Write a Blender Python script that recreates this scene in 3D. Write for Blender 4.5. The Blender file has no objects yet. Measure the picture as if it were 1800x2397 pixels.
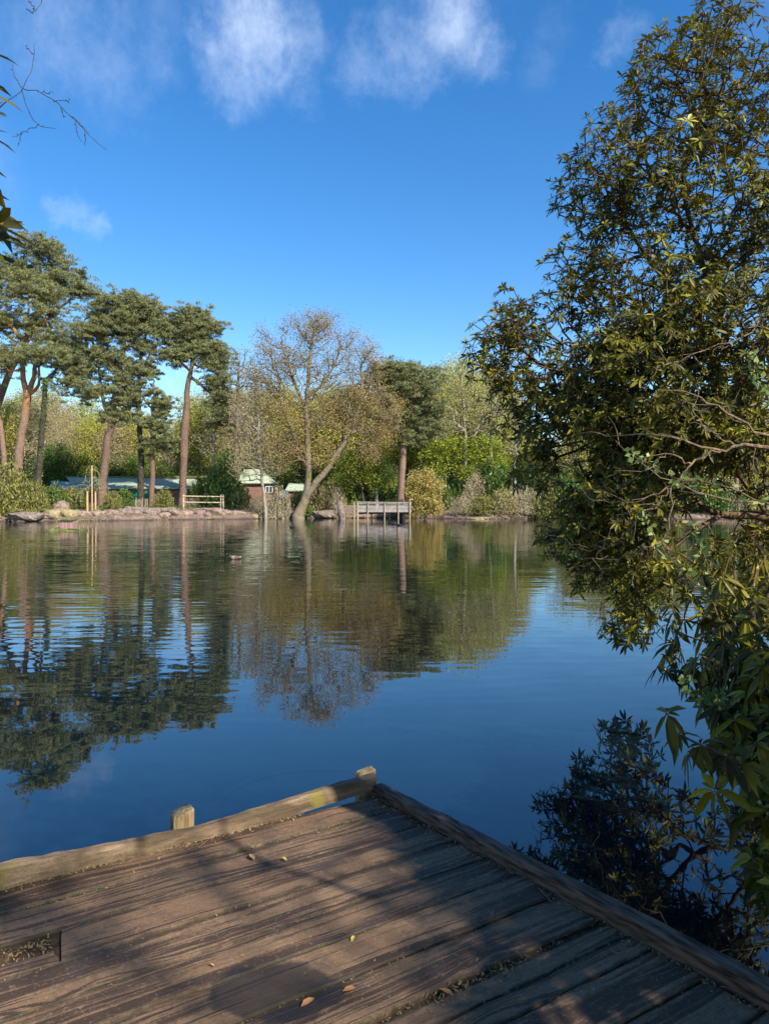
import bpy, math, random
import numpy as np
from mathutils import Vector
R = math.radians
SC = bpy.context.scene
COL = SC.collection

# ------------------------------------------------------------------ camera, sky, sun, exposure
CAM_H = 2.0; F = 1731.0; PITCH = R(1.1)
cd = bpy.data.cameras.new('camera'); cam = bpy.data.objects.new('camera', cd); COL.objects.link(cam)
cam.location = (0, 0, CAM_H); cam.rotation_euler = (R(90) - PITCH, 0, 0)
cd.sensor_fit = 'HORIZONTAL'; cd.sensor_width = 36; cd.lens = 36 * F / 1800
cd.clip_start = 0.05; cd.clip_end = 3000
SC.camera = cam
SUN_EL = R(39); SUN_AZ = R(139)            # azimuth clockwise from +Y: behind the camera, to the right
sdir = Vector((math.sin(SUN_AZ) * math.cos(SUN_EL), math.cos(SUN_AZ) * math.cos(SUN_EL), math.sin(SUN_EL)))
sl = bpy.data.lights.new('sun', 'SUN'); sun = bpy.data.objects.new('sun', sl); COL.objects.link(sun)
sl.energy = 5.0; sl.angle = R(0.55); sl.color = (1.0, 0.93, 0.82)
sun.rotation_euler = sdir.to_track_quat('Z', 'Y').to_euler()
SC.view_settings.view_transform = 'Standard'; SC.view_settings.look = 'None'
SC.view_settings.exposure = 0.62; SC.view_settings.gamma = 1
SC.cycles.use_denoising = True
SC.cycles.max_bounces = 6; SC.cycles.transparent_max_bounces = 4
SC.cycles.sample_clamp_indirect = 6

class NT:
    """tiny node helper"""
    def __init__(s, tree): s.t = tree; tree.nodes.clear()
    def n(s, typ, ins=None, **kw):
        nd = s.t.nodes.new(typ)
        for k, v in kw.items(): setattr(nd, k, v)
        for k, v in (ins or {}).items():
            if isinstance(v, bpy.types.NodeSocket): s.t.links.new(v, nd.inputs[k])
            else: nd.inputs[k].default_value = v
        return nd
    def m(s, op, a, b=0.0, c=0.0, clamp=False):
        nd = s.n('ShaderNodeMath', operation=op, use_clamp=clamp)
        for i, v in enumerate((a, b, c)):
            if isinstance(v, bpy.types.NodeSocket): s.t.links.new(v, nd.inputs[i])
            else: nd.inputs[i].default_value = v
        return nd.outputs[0]
    def vm(s, op, a, b=(0, 0, 0), scale=None):
        nd = s.n('ShaderNodeVectorMath', operation=op)
        for i, v in enumerate((a, b)):
            if isinstance(v, bpy.types.NodeSocket): s.t.links.new(v, nd.inputs[i])
            else: nd.inputs[i].default_value = v
        if scale is not None:
            if isinstance(scale, bpy.types.NodeSocket): s.t.links.new(scale, nd.inputs[3])
            else: nd.inputs[3].default_value = scale
        return nd.outputs['Value'] if op in ('DOT_PRODUCT', 'LENGTH', 'DISTANCE') else nd.outputs[0]
    def noise(s, vec, scale=1, detail=3, rough=.55, dist=0, col=False):
        nd = s.n('ShaderNodeTexNoise', {'Scale': scale, 'Detail': detail, 'Roughness': rough, 'Distortion': dist})
        if vec is not None: s.t.links.new(vec, nd.inputs['Vector'])
        return nd.outputs['Color' if col else 'Fac']
    def mr(s, v, a, b, c=0., d=1., smooth=False):
        nd = s.n('ShaderNodeMapRange', {'Value': v, 'From Min': a, 'From Max': b, 'To Min': c, 'To Max': d})
        if smooth: nd.interpolation_type = 'SMOOTHSTEP'
        return nd.outputs[0]
    def mix(s, f, a, b, mode='MIX'):
        nd = s.n('ShaderNodeMix', data_type='RGBA', blend_type=mode)
        for k, v in ((0, f), (6, a), (7, b)):
            if isinstance(v, bpy.types.NodeSocket): s.t.links.new(v, nd.inputs[k])
            else: nd.inputs[k].default_value = v if k == 0 else (*v, 1)
        return nd.outputs[2]
    def ramp(s, v, stops):
        nd = s.n('ShaderNodeValToRGB', {'Fac': v}); e = nd.color_ramp.elements
        while len(e) < len(stops): e.new(.5)
        for el, (p, c) in zip(e, stops): el.position = p; el.color = (*c, 1)
        return nd.outputs[0]

def pixdir(px, py):
    u = (px - 900) / F; v = (1198.5 - py) / F; ca, sa = math.cos(PITCH), math.sin(PITCH)
    return np.array([u, ca + v * sa, -sa + v * ca])
def W(px, py, Y):
    d = pixdir(px, py); return np.array([0, 0, CAM_H]) + d * (Y / d[1])
def G(px, py, z=0.0):
    d = pixdir(px, py); return np.array([0, 0, CAM_H]) + d * ((z - CAM_H) / d[2])

w = bpy.data.worlds.new('World'); SC.world = w; w.use_nodes = True
t = NT(w.node_tree)
sky = t.n('ShaderNodeTexSky'); sky.sky_type = 'NISHITA'; sky.sun_disc = False
sky.sun_elevation = SUN_EL; sky.sun_rotation = SUN_AZ; sky.altitude = 50
sky.air_density = 1.0; sky.dust_density = 0.15; sky.ozone_density = 3.0
tc = t.n('ShaderNodeTexCoord').outputs['Generated']
hs = t.n('ShaderNodeHueSaturation', {'Color': sky.outputs[0], 'Saturation': 1.32, 'Value': 1.15, 'Hue': .503}).outputs[0]
warp = t.vm('SCALE', t.vm('SUBTRACT', t.noise(tc, 9, 8, .68, col=True), (.5, .5, .5)), scale=.17)
wd = t.vm('NORMALIZE', t.vm('ADD', tc, warp))
cl = None
for (px, py, r_, k) in [(170, 110, 4.6, .42), (260, 150, 4.2, .40), (60, 60, 3.4, .25), (590, 40, 4.4, 1.0), (640, 120, 3.8, .85), (545, 120, 3.4, .8), (690, 60, 3.2, .5), (600, 210, 2.6, .55), (690, 190, 2.4, .35), (1040, 50, 3.4, .8), (950, 95, 3.0, .55), (860, 130, 2.4, .4), (1090, 100, 2.2, .4), (380, 60, 3, .18),
                        (1490, 75, 1.6, .28), (1270, 110, 2.2, .12), (165, 500, 1.7, .42), (215, 535, 1.3, .36), (410, 880, 2.6, .9), (-400, 300, 9, .6), (2300, -300, 12, .6), (300, -500, 12, .5), (1000, -700, 14, .4)]:
    d = Vector(pixdir(px, py)).normalized()
    a = t.m('DIVIDE', t.m('ARCCOSINE', t.m('MINIMUM', t.vm('DOT_PRODUCT', wd, d), 1.0)), R(r_ * .88))
    b = t.m('MULTIPLY', t.mr(a, 0.1, 1.35, 1, 0, True), k)
    cl = b if cl is None else t.m('MAXIMUM', cl, b)
st = t.n('ShaderNodeMapping', {'Vector': tc, 'Scale': (17, 17, 11), 'Rotation': (0, .5, .6)}).outputs[0]
tex = t.mr(t.noise(st, 1, 9, .66, .15), .33, .70, .1, 1.15)
fac = t.m('MULTIPLY', cl, tex, clamp=True)
skyc = t.mix(t.m('MULTIPLY', fac, .46, clamp=True), hs, (6.5, 7.3, 8.6))
bg = t.n('ShaderNodeBackground', {'Color': skyc, 'Strength': 0.12})
t.t.links.new(bg.outputs[0], t.n('ShaderNodeOutputWorld').inputs[0])

# ------------------------------------------------------------------ object helpers
def tag(o, label=None, cat=None, group=None, kind=None):
    if label: o['label'] = label
    if cat: o['category'] = cat
    if group: o['group'] = group
    if kind: o['kind'] = kind
    return o
def empty(name, loc, label, cat, group=None, rz=0):
    o = bpy.data.objects.new(name, None); COL.objects.link(o); o.location = loc; o.rotation_euler = (0, 0, rz)
    o.empty_display_size = .3
    return tag(o, label, cat, group)
def mesh(name, V, Q=None, T=None, mat=None, parent=None, var=None, origin=(0, 0, 0), smooth=False, midx=None):
    V = np.asarray(V, float).reshape(-1, 3) - np.asarray(origin, float)
    me = bpy.data.meshes.new(name)
    Q = np.zeros((0, 4), int) if Q is None else np.asarray(Q, int).reshape(-1, 4)
    T = np.zeros((0, 3), int) if T is None else np.asarray(T, int).reshape(-1, 3)
    me.vertices.add(len(V)); me.vertices.foreach_set('co', V.astype(np.float32).ravel())
    nl = Q.size + T.size; me.loops.add(nl)
    me.loops.foreach_set('vertex_index', np.concatenate([Q.ravel(), T.ravel()]).astype(np.int32))
    me.polygons.add(len(Q) + len(T))
    me.polygons.foreach_set('loop_start', np.concatenate([np.arange(len(Q)) * 4, Q.size + np.arange(len(T)) * 3]).astype(np.int32))
    if midx is not None: me.polygons.foreach_set('material_index', np.asarray(midx, np.int32))
    me.polygons.foreach_set('use_smooth', np.full(len(Q) + len(T), smooth))
    if var is not None:
        at = me.attributes.new('var', 'FLOAT', 'POINT'); at.data.foreach_set('value', np.asarray(var, np.float32))
    me.update(calc_edges=True); me.validate()
    for m_ in (mat if isinstance(mat, (list, tuple)) else [mat]):
        if m_: me.materials.append(m_)
    o = bpy.data.objects.new(name, me); COL.objects.link(o)
    if parent is not None: o.parent = parent
    return o
class MB:
    """collects simple shapes into one mesh"""
    def __init__(s): s.V = []; s.Q = []; s.T = []; s.n = 0
    def add(s, V, Q=(), T=()):
        V = np.asarray(V, float).reshape(-1, 3)
        if len(Q): s.Q.append(np.asarray(Q, int) + s.n)
        if len(T): s.T.append(np.asarray(T, int) + s.n)
        s.V.append(V); s.n += len(V); return s
    def box(s, c, d, rz=0, jit=0, bev=.06, rng=None, tilt=0):
        """box with chamfered vertical and top edges"""
        x, y, z = (np.array(d) / 2); b = min(x, y, z) * bev * 2
        pts = []
        for zz, k in ((-z, 0), (z - b, 0), (z, b)):
            for sx, sy in ((-1, -1), (1, -1), (1, 1), (-1, 1)):
                for q in ((0, 1) if sx * sy > 0 else (1, 0)):
                    pts.append((sx * (x - k - (b if q else 0)), sy * (y - k - (0 if q else b)), zz))
        P = np.array(pts)
        if jit: P += (rng or np.random.default_rng(1)).normal(0, jit, P.shape)
        if tilt: P[:, 2] += P[:, 0] * tilt
        ca, sa = math.cos(rz), math.sin(rz)
        P = np.stack([P[:, 0] * ca - P[:, 1] * sa, P[:, 0] * sa + P[:, 1] * ca, P[:, 2]], 1) + np.array(c)
        Q = [(r * 8 + i, r * 8 + (i + 1) % 8, (r + 1) * 8 + (i + 1) % 8, (r + 1) * 8 + i) for r in (0, 1) for i in range(8)]
        n = len(P); P = np.vstack([P, P[16:24].mean(0), P[:8].mean(0)])
        T = [(16 + i, 16 + (i + 1) % 8, n) for i in range(8)] + [((i + 1) % 8, i, n + 1) for i in range(8)]
        return s.add(P, Q, T)
    def tube(s, pts, rad, k=8, jit=0, rng=None, cap=True):
        P, Q, T = tube(pts, rad, k, jit, rng, cap); return s.add(P, Q, T)
    def build(s, name, mat, parent=None, **kw):
        return mesh(name, np.vstack(s.V), np.vstack(s.Q) if s.Q else None, np.vstack(s.T) if s.T else None, mat, parent, **kw)
def tube(pts, rad, k=8, jit=0, rng=None, cap=True):
    pts = np.asarray(pts, float); n = len(pts); rad = np.broadcast_to(np.asarray(rad, float), (n,))
    d = np.gradient(pts, axis=0); d /= np.linalg.norm(d, axis=1)[:, None] + 1e-9
    ref = np.array([1., 0, 0]) if abs(d[0, 0]) < .8 else np.array([0, 1., 0])
    a = np.cross(d, ref); a /= np.linalg.norm(a, axis=1)[:, None]; b = np.cross(d, a)
    th = np.linspace(0, 2 * np.pi, k, endpoint=False)
    rr = np.ones((n, k))
    if jit: rr += (rng or np.random.default_rng(3)).normal(0, jit, (n, k))
    P = pts[:, None] + rad[:, None, None] * rr[..., None] * (a[:, None] * np.cos(th)[None, :, None] + b[:, None] * np.sin(th)[None, :, None])
    P = P.reshape(-1, 3)
    Q = [(i * k + j, i * k + (j + 1) % k, (i + 1) * k + (j + 1) % k, (i + 1) * k + j) for i in range(n - 1) for j in range(k)]
    T = []
    if cap:
        P = np.vstack([P, pts[0], pts[-1]]); m = n * k
        T = [((j + 1) % k, j, m) for j in range(k)] + [((n - 1) * k + j, (n - 1) * k + (j + 1) % k, m + 1) for j in range(k)]
    return P, Q, T
def spline(pts, n):
    pts = np.asarray(pts, float); m = len(pts); t_ = np.linspace(0, m - 1, n); out = np.zeros((n, pts.shape[1]))
    for i, x in enumerate(t_):
        k = min(int(x), m - 2); f = x - k
        p0, p1, p2, p3 = pts[max(k - 1, 0)], pts[k], pts[k + 1], pts[min(k + 2, m - 1)]
        out[i] = .5 * (2 * p1 + (p2 - p0) * f + (2 * p0 - 5 * p1 + 4 * p2 - p3) * f * f + (3 * p1 - p0 - 3 * p2 + p3) * f ** 3)
    return out
def segs(P0, P1, r0, r1, k=4):
    """N separate tapered tube segments, vectorised"""
    d = P1 - P0; L = np.linalg.norm(d, axis=1)[:, None] + 1e-9; d = d / L
    ref = np.where(np.abs(d[:, 2:3]) < .9, np.array([[0, 0, 1.]]), np.array([[1., 0, 0]]))
    a = np.cross(d, ref); a /= np.linalg.norm(a, axis=1)[:, None] + 1e-9; b = np.cross(d, a)
    th = np.linspace(0, 2 * np.pi, k, endpoint=False); c, s_ = np.cos(th), np.sin(th)
    off = a[:, None] * c[None, :, None] + b[:, None] * s_[None, :, None]
    A = P0[:, None] - d[:, None] * r0[:, None, None] * .3 + off * r0[:, None, None]; B = P1[:, None] + off * r1[:, None, None]
    V = np.concatenate([A, B], 1).reshape(-1, 3); N = len(P0)
    j = np.arange(k); q = np.stack([j, (j + 1) % k, k + (j + 1) % k, k + j], 1)
    Q = (np.arange(N)[:, None, None] * 2 * k + q[None]).reshape(-1, 4)
    return V, Q
def unit(v): return v / (np.linalg.norm(v, axis=-1, keepdims=True) + 1e-9)
def rdir(rng, n): return unit(rng.normal(size=(n, 3)))

def grow(bases, targets, seg, rng, alpha=.25, sag=.0, wob=.12, lift=.0):
    """branch skeleton: every target joins the nearest point of what has grown (weighted by path length)"""
    N = sum(len(b[0]) for b in bases) + len(targets) * 14 + 100
    P = np.zeros((N, 3)); par = np.full(N, -1); pl = np.zeros(N); fr = np.zeros(N); n = 0
    for pts, rad in bases:
        for i, (p, r) in enumerate(zip(pts, rad)):
            if i == 0 and n > 0:
                j = int(np.argmin(((P[:n] - p) ** 2).sum(1)))
            else: j = n - 1
            P[n] = p; par[n] = j; fr[n] = r; pl[n] = 0 if j < 0 else pl[j] + np.linalg.norm(p - P[j]); n += 1
    nb = n
    targets = np.asarray(targets)
    dd = np.array([((P[:nb:2] - q) ** 2).sum(1).min() for q in targets])
    tips = []
    for q in targets[np.argsort(dd)]:
        c = np.sqrt(((P[:n] - q) ** 2).sum(1)) + alpha * pl[:n]
        c[:nb] += .15 * (pl[nb - 1] * 0 + 1) * 0
        j = int(np.argmin(c)); a = P[j].copy(); L = np.linalg.norm(q - a)
        k = int(min(max(1, round(L / seg)), 13)); perp = rng.normal(size=3) * L * wob
        prev = j
        for i in range(1, k + 1):
            f = i / k; p = a + (q - a) * f + perp * math.sin(f * math.pi) + np.array([0, 0, 1.]) * (lift * L * math.sin(f * math.pi) - sag * L * f * (1 - f))
            if i < k: p = p + rng.normal(size=3) * L * wob * .25
            if n >= N: break
            P[n] = p; par[n] = prev; pl[n] = pl[prev] + np.linalg.norm(p - P[prev]); prev = n; n += 1
        tips.append(prev)
    return P[:n], par[:n], fr[:n], np.array(tips)
def radii(par, fr, tips, rt, ex=.42, cap=1e9):
    n = len(par); c = np.zeros(n); c[tips] += 1
    for i in range(n - 1, 0, -1):
        if par[i] >= 0: c[par[i]] += c[i]
    r = rt * np.maximum(c, 1) ** ex
    r = np.minimum(r, cap); return np.maximum(r, fr)
def skel_mesh(name, P, par, r, mat, parent, origin, thick=.05):
    i = np.where(par >= 0)[0]; big = r[i] > thick; VV = []; QQ = []; n = 0
    for sel, k in ((i[big], 8), (i[~big], 4)):
        if not len(sel): continue
        rp = np.minimum(r[par[sel]], r[sel] * 1.5)
        V, Q = segs(P[par[sel]], P[sel], rp, r[sel], k); VV.append(V); QQ.append(Q + n); n += len(V)
    return mesh(name, np.vstack(VV), np.vstack(QQ), None, mat, parent, origin=origin, smooth=True)

def blob_pts(blobs, n, rng, shell=2.2, top=0.0, dep=.9):
    """points in real ellipsoids: (px, py, Y, rx_px, ry_px[, depth radius m[, weight]])"""
    wts = np.array([b[3] * b[4] * (b[6] if len(b) > 6 else 1) for b in blobs], float); cnt = np.round(n * wts / wts.sum()).astype(int)
    out = []
    for b, c in zip(blobs, cnt):
        C = W(b[0], b[1], b[2]); s = b[2] / F; rx, rz = b[3] * s, b[4] * s; ry = (b[5] if len(b) > 5 and b[5] else dep * (rx + rz) / 2)
        d = rdir(rng, c); 
        if top: d[:, 2] = np.where(rng.random(c) < top, np.abs(d[:, 2]), d[:, 2])
        out.append(C + d * (rng.random((c, 1)) ** (1 / shell)) * np.array([rx, ry, rz]))
    return np.vstack(out)

def bits(C, rng, size, asp=.5, up=0.0, jit=.35, var=None):
    """one diamond-shaped leaf per centre"""
    n = len(C); nrm = rdir(rng, n); nrm[:, 2] += up; nrm = unit(nrm)
    a = unit(np.cross(nrm, rdir(rng, n))); b = np.cross(nrm, a)
    s = (size * (1 + rng.uniform(-jit, jit, n)))[:, None]
    V = np.stack([C - a * s * .5, C + b * s * asp * .5 - a * s * .05, C + a * s * .5, C - b * s * asp * .5 - a * s * .05], 1).reshape(-1, 3)
    Q = np.arange(4 * n).reshape(-1, 4)
    v = rng.random(n) if var is None else var
    return V, Q, np.repeat(v, 4)
def needles(C, D, rng, L, wd, k, var):
    """k needle blades fanning out of each centre about direction D"""
    n = len(C); CC = np.repeat(C, k, 0); DD = unit(np.repeat(D, k, 0) + rng.normal(size=(n * k, 3)) * .55)
    sd = unit(np.cross(DD, rdir(rng, n * k))); l = L * rng.uniform(.6, 1.15, (n * k, 1))
    V = np.stack([CC - sd * wd * .5, CC + sd * wd * .5, CC + DD * l], 1).reshape(-1, 3)
    T = np.arange(3 * n * k).reshape(-1, 3)
    return V, T, np.repeat(np.repeat(var, k) + rng.normal(0, .06, n * k), 3)
def whorls(C, A, rng, L=.12, wd=.036, k=9, droop=.25, spread=1.25):
    """rhododendron leaf rosettes: k folded, pointed leaves round each centre"""
    n = len(C); A = unit(A); ref = rdir(rng, n); X = unit(np.cross(A, ref)); Y = np.cross(A, X)
    th = (np.arange(k) * 2.4)[None, :] + rng.uniform(0, 6.28, (n, 1)) + rng.normal(0, .2, (n, k))
    el = spread + rng.normal(0, .22, (n, 1)) + rng.normal(0, .36, (n, k))                       # angle from the shoot axis
    D = (np.sin(el)[..., None] * (np.cos(th)[..., None] * X[:, None] + np.sin(th)[..., None] * Y[:, None]) + np.cos(el)[..., None] * A[:, None])
    S = unit(np.cross(D, A[:, None] + 1e-3)); N_ = np.cross(S, D)
    l = L * rng.uniform(.75, 1.2, (n, 1, 1)) * rng.uniform(.5, 1.2, (n, k, 1)); ww = l * (wd / L) * rng.uniform(.85, 1.2, (n, k, 1)); o = C[:, None]
    dn = np.array([0, 0, -1.]) * droop
    def pt(f, s, cup): return o + D * l * f + S * ww * s + N_ * ww * cup + dn * l * f * f
    pts = [pt(0.05, 0, 0), pt(.32, -.40, .14), pt(.32, 0, 0), pt(.32, .40, .14), pt(.68, -.46, .12), pt(.68, 0, 0), pt(.68, .46, .12), pt(1, 0, 0)]
    V = np.stack(pts, 2).reshape(-1, 3); m = n * k; b = np.arange(m)[:, None] * 8
    Q = np.concatenate([b + np.array([1, 2, 5, 4]), b + np.array([2, 3, 6, 5])]); T = np.concatenate([b + np.array(x) for x in ([0, 2, 1], [0, 3, 2], [4, 5, 7], [5, 6, 7])])
    var = np.repeat(np.clip(np.repeat(rng.normal(.42, .16, n), k) + rng.normal(0, .12, m), 0, 1), 8)
    return V, Q, T, var

# ------------------------------------------------------------------ materials
def mat(name, fn):
    m = bpy.data.materials.new(name); m.use_nodes = True; t = NT(m.node_tree)
    o = t.n('ShaderNodeOutputMaterial'); sh = fn(t); t.t.links.new(sh, o.inputs[0]); return m
def pbsdf(t, col, rough=.8, normal=None, spec=.4, **kw):
    ins = {'Base Color': col if isinstance(col, bpy.types.NodeSocket) else (*col, 1), 'Roughness': rough, 'Specular IOR Level': spec}
    if normal is not None: ins['Normal'] = normal
    ins.update(kw); return t.n('ShaderNodeBsdfPrincipled', ins).outputs[0]
def bump(t, h, dist=.01, st=1.0): return t.n('ShaderNodeBump', {'Height': h, 'Distance': dist, 'Strength': st}).outputs[0]
def obj_co(t): return t.n('ShaderNodeTexCoord').outputs['Object']
def sc_co(t, s, v=None): return t.n('ShaderNodeMapping', {'Vector': v if v is not None else obj_co(t), 'Scale': s}).outputs[0]
def leafmat(name, stops, rough=.45, trans=.25, spec=.4, tint=None):
    def f(t):
        a = t.n('ShaderNodeAttribute', attribute_name='var').outputs['Fac']
        c = t.ramp(a, stops)
        g = t.n('ShaderNodeNewGeometry')
        c2 = t.mix(t.m('MULTIPLY', g.outputs['Backfacing'], .45), c, tint or stops[-1][1])
        p = pbsdf(t, c2, rough, spec=spec)
        if trans <= 0: return p
        tr = t.n('ShaderNodeBsdfTranslucent', {'Color': c}).outputs[0]
        return t.n('ShaderNodeMixShader', {0: trans, 1: p, 2: tr}).outputs[0]
    return mat(name, f)
def barkmat(name, a, b, scale=(5, 5, 1.2), moss=None):
    def f(t):
        co = obj_co(t); n1 = t.noise(sc_co(t, scale, co), 3, 6, .65); n2 = t.noise(co, .7, 3)
        c = t.mix(t.mr(n1, .35, .68), a, b)
        c = t.mix(t.mr(n2, .4, .8, 0, .4), c, tuple(x * .5 for x in a))
        if moss: c = t.mix(t.mr(t.noise(co, 1.1, 4), .5, .62, 0, .8), c, moss)
        return pbsdf(t, c, .9, bump(t, n1, .03), .2)
    return mat(name, f)
def twomat(name, a, b, scale=4, rough=.85, det=5, bd=.01, sc=(1, 1, 1), lo=.35, hi=.65, spec=.3):
    def f(t):
        co = sc_co(t, sc); n = t.noise(co, scale, det, .6)
        return pbsdf(t, t.mix(t.mr(n, lo, hi), a, b), rough, bump(t, n, bd), spec)
    return mat(name, f)

M = {}
M['rhodo'] = leafmat('rhododendron_leaf', [(0, (.030, .026, .004)), (.3, (.075, .070, .007)), (.55, (.15, .135, .010)), (.8, (.32, .29, .02)), (1, (.54, .45, .04))], .45, .25, .28)
M['rhodo_bark'] = barkmat('rhododendron_bark', (.06, .038, .022), (.25, .16, .09), (9, 9, 4))
M['bud'] = leafmat('rhododendron_bud', [(0, (.32, .26, .06)), (.6, (.52, .46, .14)), (1, (.32, .14, .05))], .5, .15)
M['pine'] = leafmat('pine_needles', [(0, (.05, .07, .038)), (.45, (.19, .205, .085)), (.8, (.30, .31, .125)), (1, (.36, .34, .13))], .55, .12, .25)
M['pine_warm'] = leafmat('pine_needles_warm', [(0, (.07, .085, .03)), (.45, (.20, .215, .08)), (.8, (.29, .29, .11)), (1, (.34, .31, .12))], .55, .12, .25)
M['pine_bark'] = barkmat('pine_bark_grey', (.10, .062, .042), (.30, .195, .14), (6, 6, 2))
def _orange(t):
    co = obj_co(t); n1 = t.noise(sc_co(t, (6, 6, 2), co), 3, 6, .65)
    z = t.n('ShaderNodeSeparateXYZ', {0: co}).outputs[2]
    k = t.mr(t.m('ADD', z, t.m('MULTIPLY', t.noise(co, .5, 2), 3)), 10, 13)
    lo = t.mix(t.mr(n1, .35, .68), (.13, .08, .055), (.36, .235, .165)); hi = t.mix(t.mr(n1, .35, .68), (.22, .10, .045), (.48, .25, .12))
    return pbsdf(t, t.mix(k, lo, hi), .9, bump(t, n1, .03), .2)
M['pine_orange'] = mat('pine_bark_orange', _orange)
M['dark_bark'] = barkmat('dark_bark', (.035, .028, .022), (.11, .085, .065))
M['oak_bark'] = barkmat('oak_bark', (.12, .09, .06), (.36, .28, .19), (7, 7, 1.5), (.16, .15, .04))
M['pale_bark'] = barkmat('pale_bark', (.22, .18, .13), (.46, .40, .30), (5, 5, 1.5))
M['tan_bark'] = barkmat('tan_bark', (.14, .09, .05), (.42, .31, .19), (9, 9, 4))
M['brown_bark'] = barkmat('brown_bark', (.11, .085, .06), (.28, .22, .15))
M['oak_leaf'] = leafmat('oak_catkins', [(0, (.32, .25, .16)), (.3, (.38, .28, .14)), (.7, (.46, .29, .08)), (1, (.46, .38, .10))], .6, .3)
M['ochre_leaf'] = leafmat('ochre_buds', [(0, (.26, .19, .10)), (.5, (.46, .36, .15)), (1, (.55, .48, .17))], .6, .3)
M['olive_leaf'] = leafmat('olive_leaf', [(0, (.20, .20, .04)), (.5, (.42, .42, .065)), (1, (.60, .58, .11))], .55, .3)
M['lime_leaf'] = leafmat('lime_leaf', [(0, (.12, .18, .02)), (.5, (.30, .37, .03)), (1, (.52, .55, .06))], .45, .4)
M['green_leaf'] = leafmat('green_leaf', [(0, (.03, .06, .014)), (.5, (.09, .16, .028)), (1, (.20, .28, .05))], .4, .25)
M['dark_leaf'] = leafmat('dark_leaf', [(0, (.03, .05, .012)), (.5, (.08, .125, .022)), (1, (.18, .23, .045))], .38, .15)
M['ivy_leaf'] = leafmat('ivy_leaf', [(0, (.03, .06, .012)), (.5, (.08, .16, .02)), (1, (.18, .28, .04))], .35, .2)
M['yellow_leaf'] = leafmat('yellow_leaf', [(0, (.08, .10, .02)), (.4, (.30, .27, .04)), (.75, (.58, .44, .07)), (1, (.72, .52, .20))], .45, .3)
M['straw'] = leafmat('straw_twigs', [(0, (.20, .14, .08)), (.5, (.40, .31, .16)), (1, (.50, .42, .20))], .8, .1)
M['willow_leaf'] = leafmat('willow_leaf', [(0, (.22, .24, .04)), (1, (.50, .50, .08))], .5, .35)
M['sap_leaf'] = leafmat('opening_leaf', [(0, (.12, .20, .05)), (.6, (.25, .34, .09)), (1, (.42, .46, .14))], .45, .3)

def _water(t):
    g = t.n('ShaderNodeNewGeometry').outputs['Position']
    def slopes(sx, sy, amp, det=2):
        n = t.noise(sc_co(t, (sx, sy, 1), g), 1, det, .5, col=True)
        return t.vm('MULTIPLY', t.vm('SUBTRACT', n, (.5, .5, .5)), (amp * .35, amp, 0))
    big = t.noise(sc_co(t, (.05, .09, 1), g), 1, 2)
    y = t.n('ShaderNodeSeparateXYZ', {0: g})
    far = t.mr(y.outputs[1], 6, 17, .08, 1)
    wx = t.mr(t.m('ADD', y.outputs[0], t.m('MULTIPLY', y.outputs[1], .12)), -4, 5, 1, .30, True)
    patch = t.m('MULTIPLY', t.m('MULTIPLY', far, wx), t.mr(big, .3, .65, .5, 1.3))
    s = t.vm('SCALE', slopes(.6, 4.2, .10), scale=patch)
    s = t.vm('ADD', s, t.vm('SCALE', slopes(2.2, 8, .07), scale=t.m('MULTIPLY', far, .8)))
    wv = t.m('SINE', t.m('ADD', t.m('MULTIPLY', t.m('ADD', y.outputs[1], t.m('MULTIPLY', y.outputs[0], -.10)), 19), t.m('MULTIPLY', t.noise(sc_co(t, (.22, .5, 1), g), 1, 2), 22)))
    s = t.vm('ADD', s, t.vm('SCALE', (0, 1, 0), scale=t.m('MULTIPLY', t.m('MULTIPLY', wv, patch), .017)))
    s = t.vm('ADD', s, slopes(1.3, 2.2, .012)); s = t.vm('ADD', s, slopes(6, 6.5, .010))
    # one faint ring where something dipped into the water
    c0 = G(735, 1885); dx = t.vm('DISTANCE', g, tuple(c0))
    ring = t.m('MULTIPLY', t.m('SINE', t.m('MULTIPLY', dx, 60)), t.m('MULTIPLY', t.mr(dx, .52, .62, 0, 1, True), t.mr(dx, .62, .72, 1, 0, True)))
    rv = t.vm('SCALE', t.vm('NORMALIZE', t.vm('SUBTRACT', g, tuple(c0))), scale=t.m('MULTIPLY', ring, .010))
    s = t.vm('ADD', s, rv)
    nrm = t.vm('NORMALIZE', t.vm('ADD', t.vm('MULTIPLY', s, (1, 1, 0)), (0, 0, 1)))
    return pbsdf(t, (.002, .008, .013), .012, nrm, .5, IOR=1.85)
M['water'] = mat('pond_water', _water)
def _ground(t):
    g = t.n('ShaderNodeNewGeometry').outputs['Position']; n = t.noise(g, .35, 6, .65); f = t.noise(g, 4, 5, .7)
    soil = t.mix(t.mr(f, .35, .65), (.13, .085, .062), (.33, .235, .185)); soil = t.mix(t.mr(n, .45, .6, 0, .5), soil, (.11, .075, .05))
    grass = t.mix(t.mr(f, .3, .7), (.05, .075, .018), (.15, .17, .05))
    y = t.n('ShaderNodeSeparateXYZ', {0: g}).outputs[1]
    k = t.m('MULTIPLY', t.mr(t.m('ADD', y, t.m('MULTIPLY', n, 9)), 78, 86), t.mr(t.noise(g, .2, 3), .35, .55, .5, 1))
    c = t.mix(k, soil, grass)
    z = t.n('ShaderNodeSeparateXYZ', {0: g}).outputs[2]
    c = t.mix(t.mr(z, .02, .22, .75, 0), c, (.035, .028, .022))
    return pbsdf(t, c, .95, bump(t, f, .06), .15)
M['ground'] = mat('ground', _ground)
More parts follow.
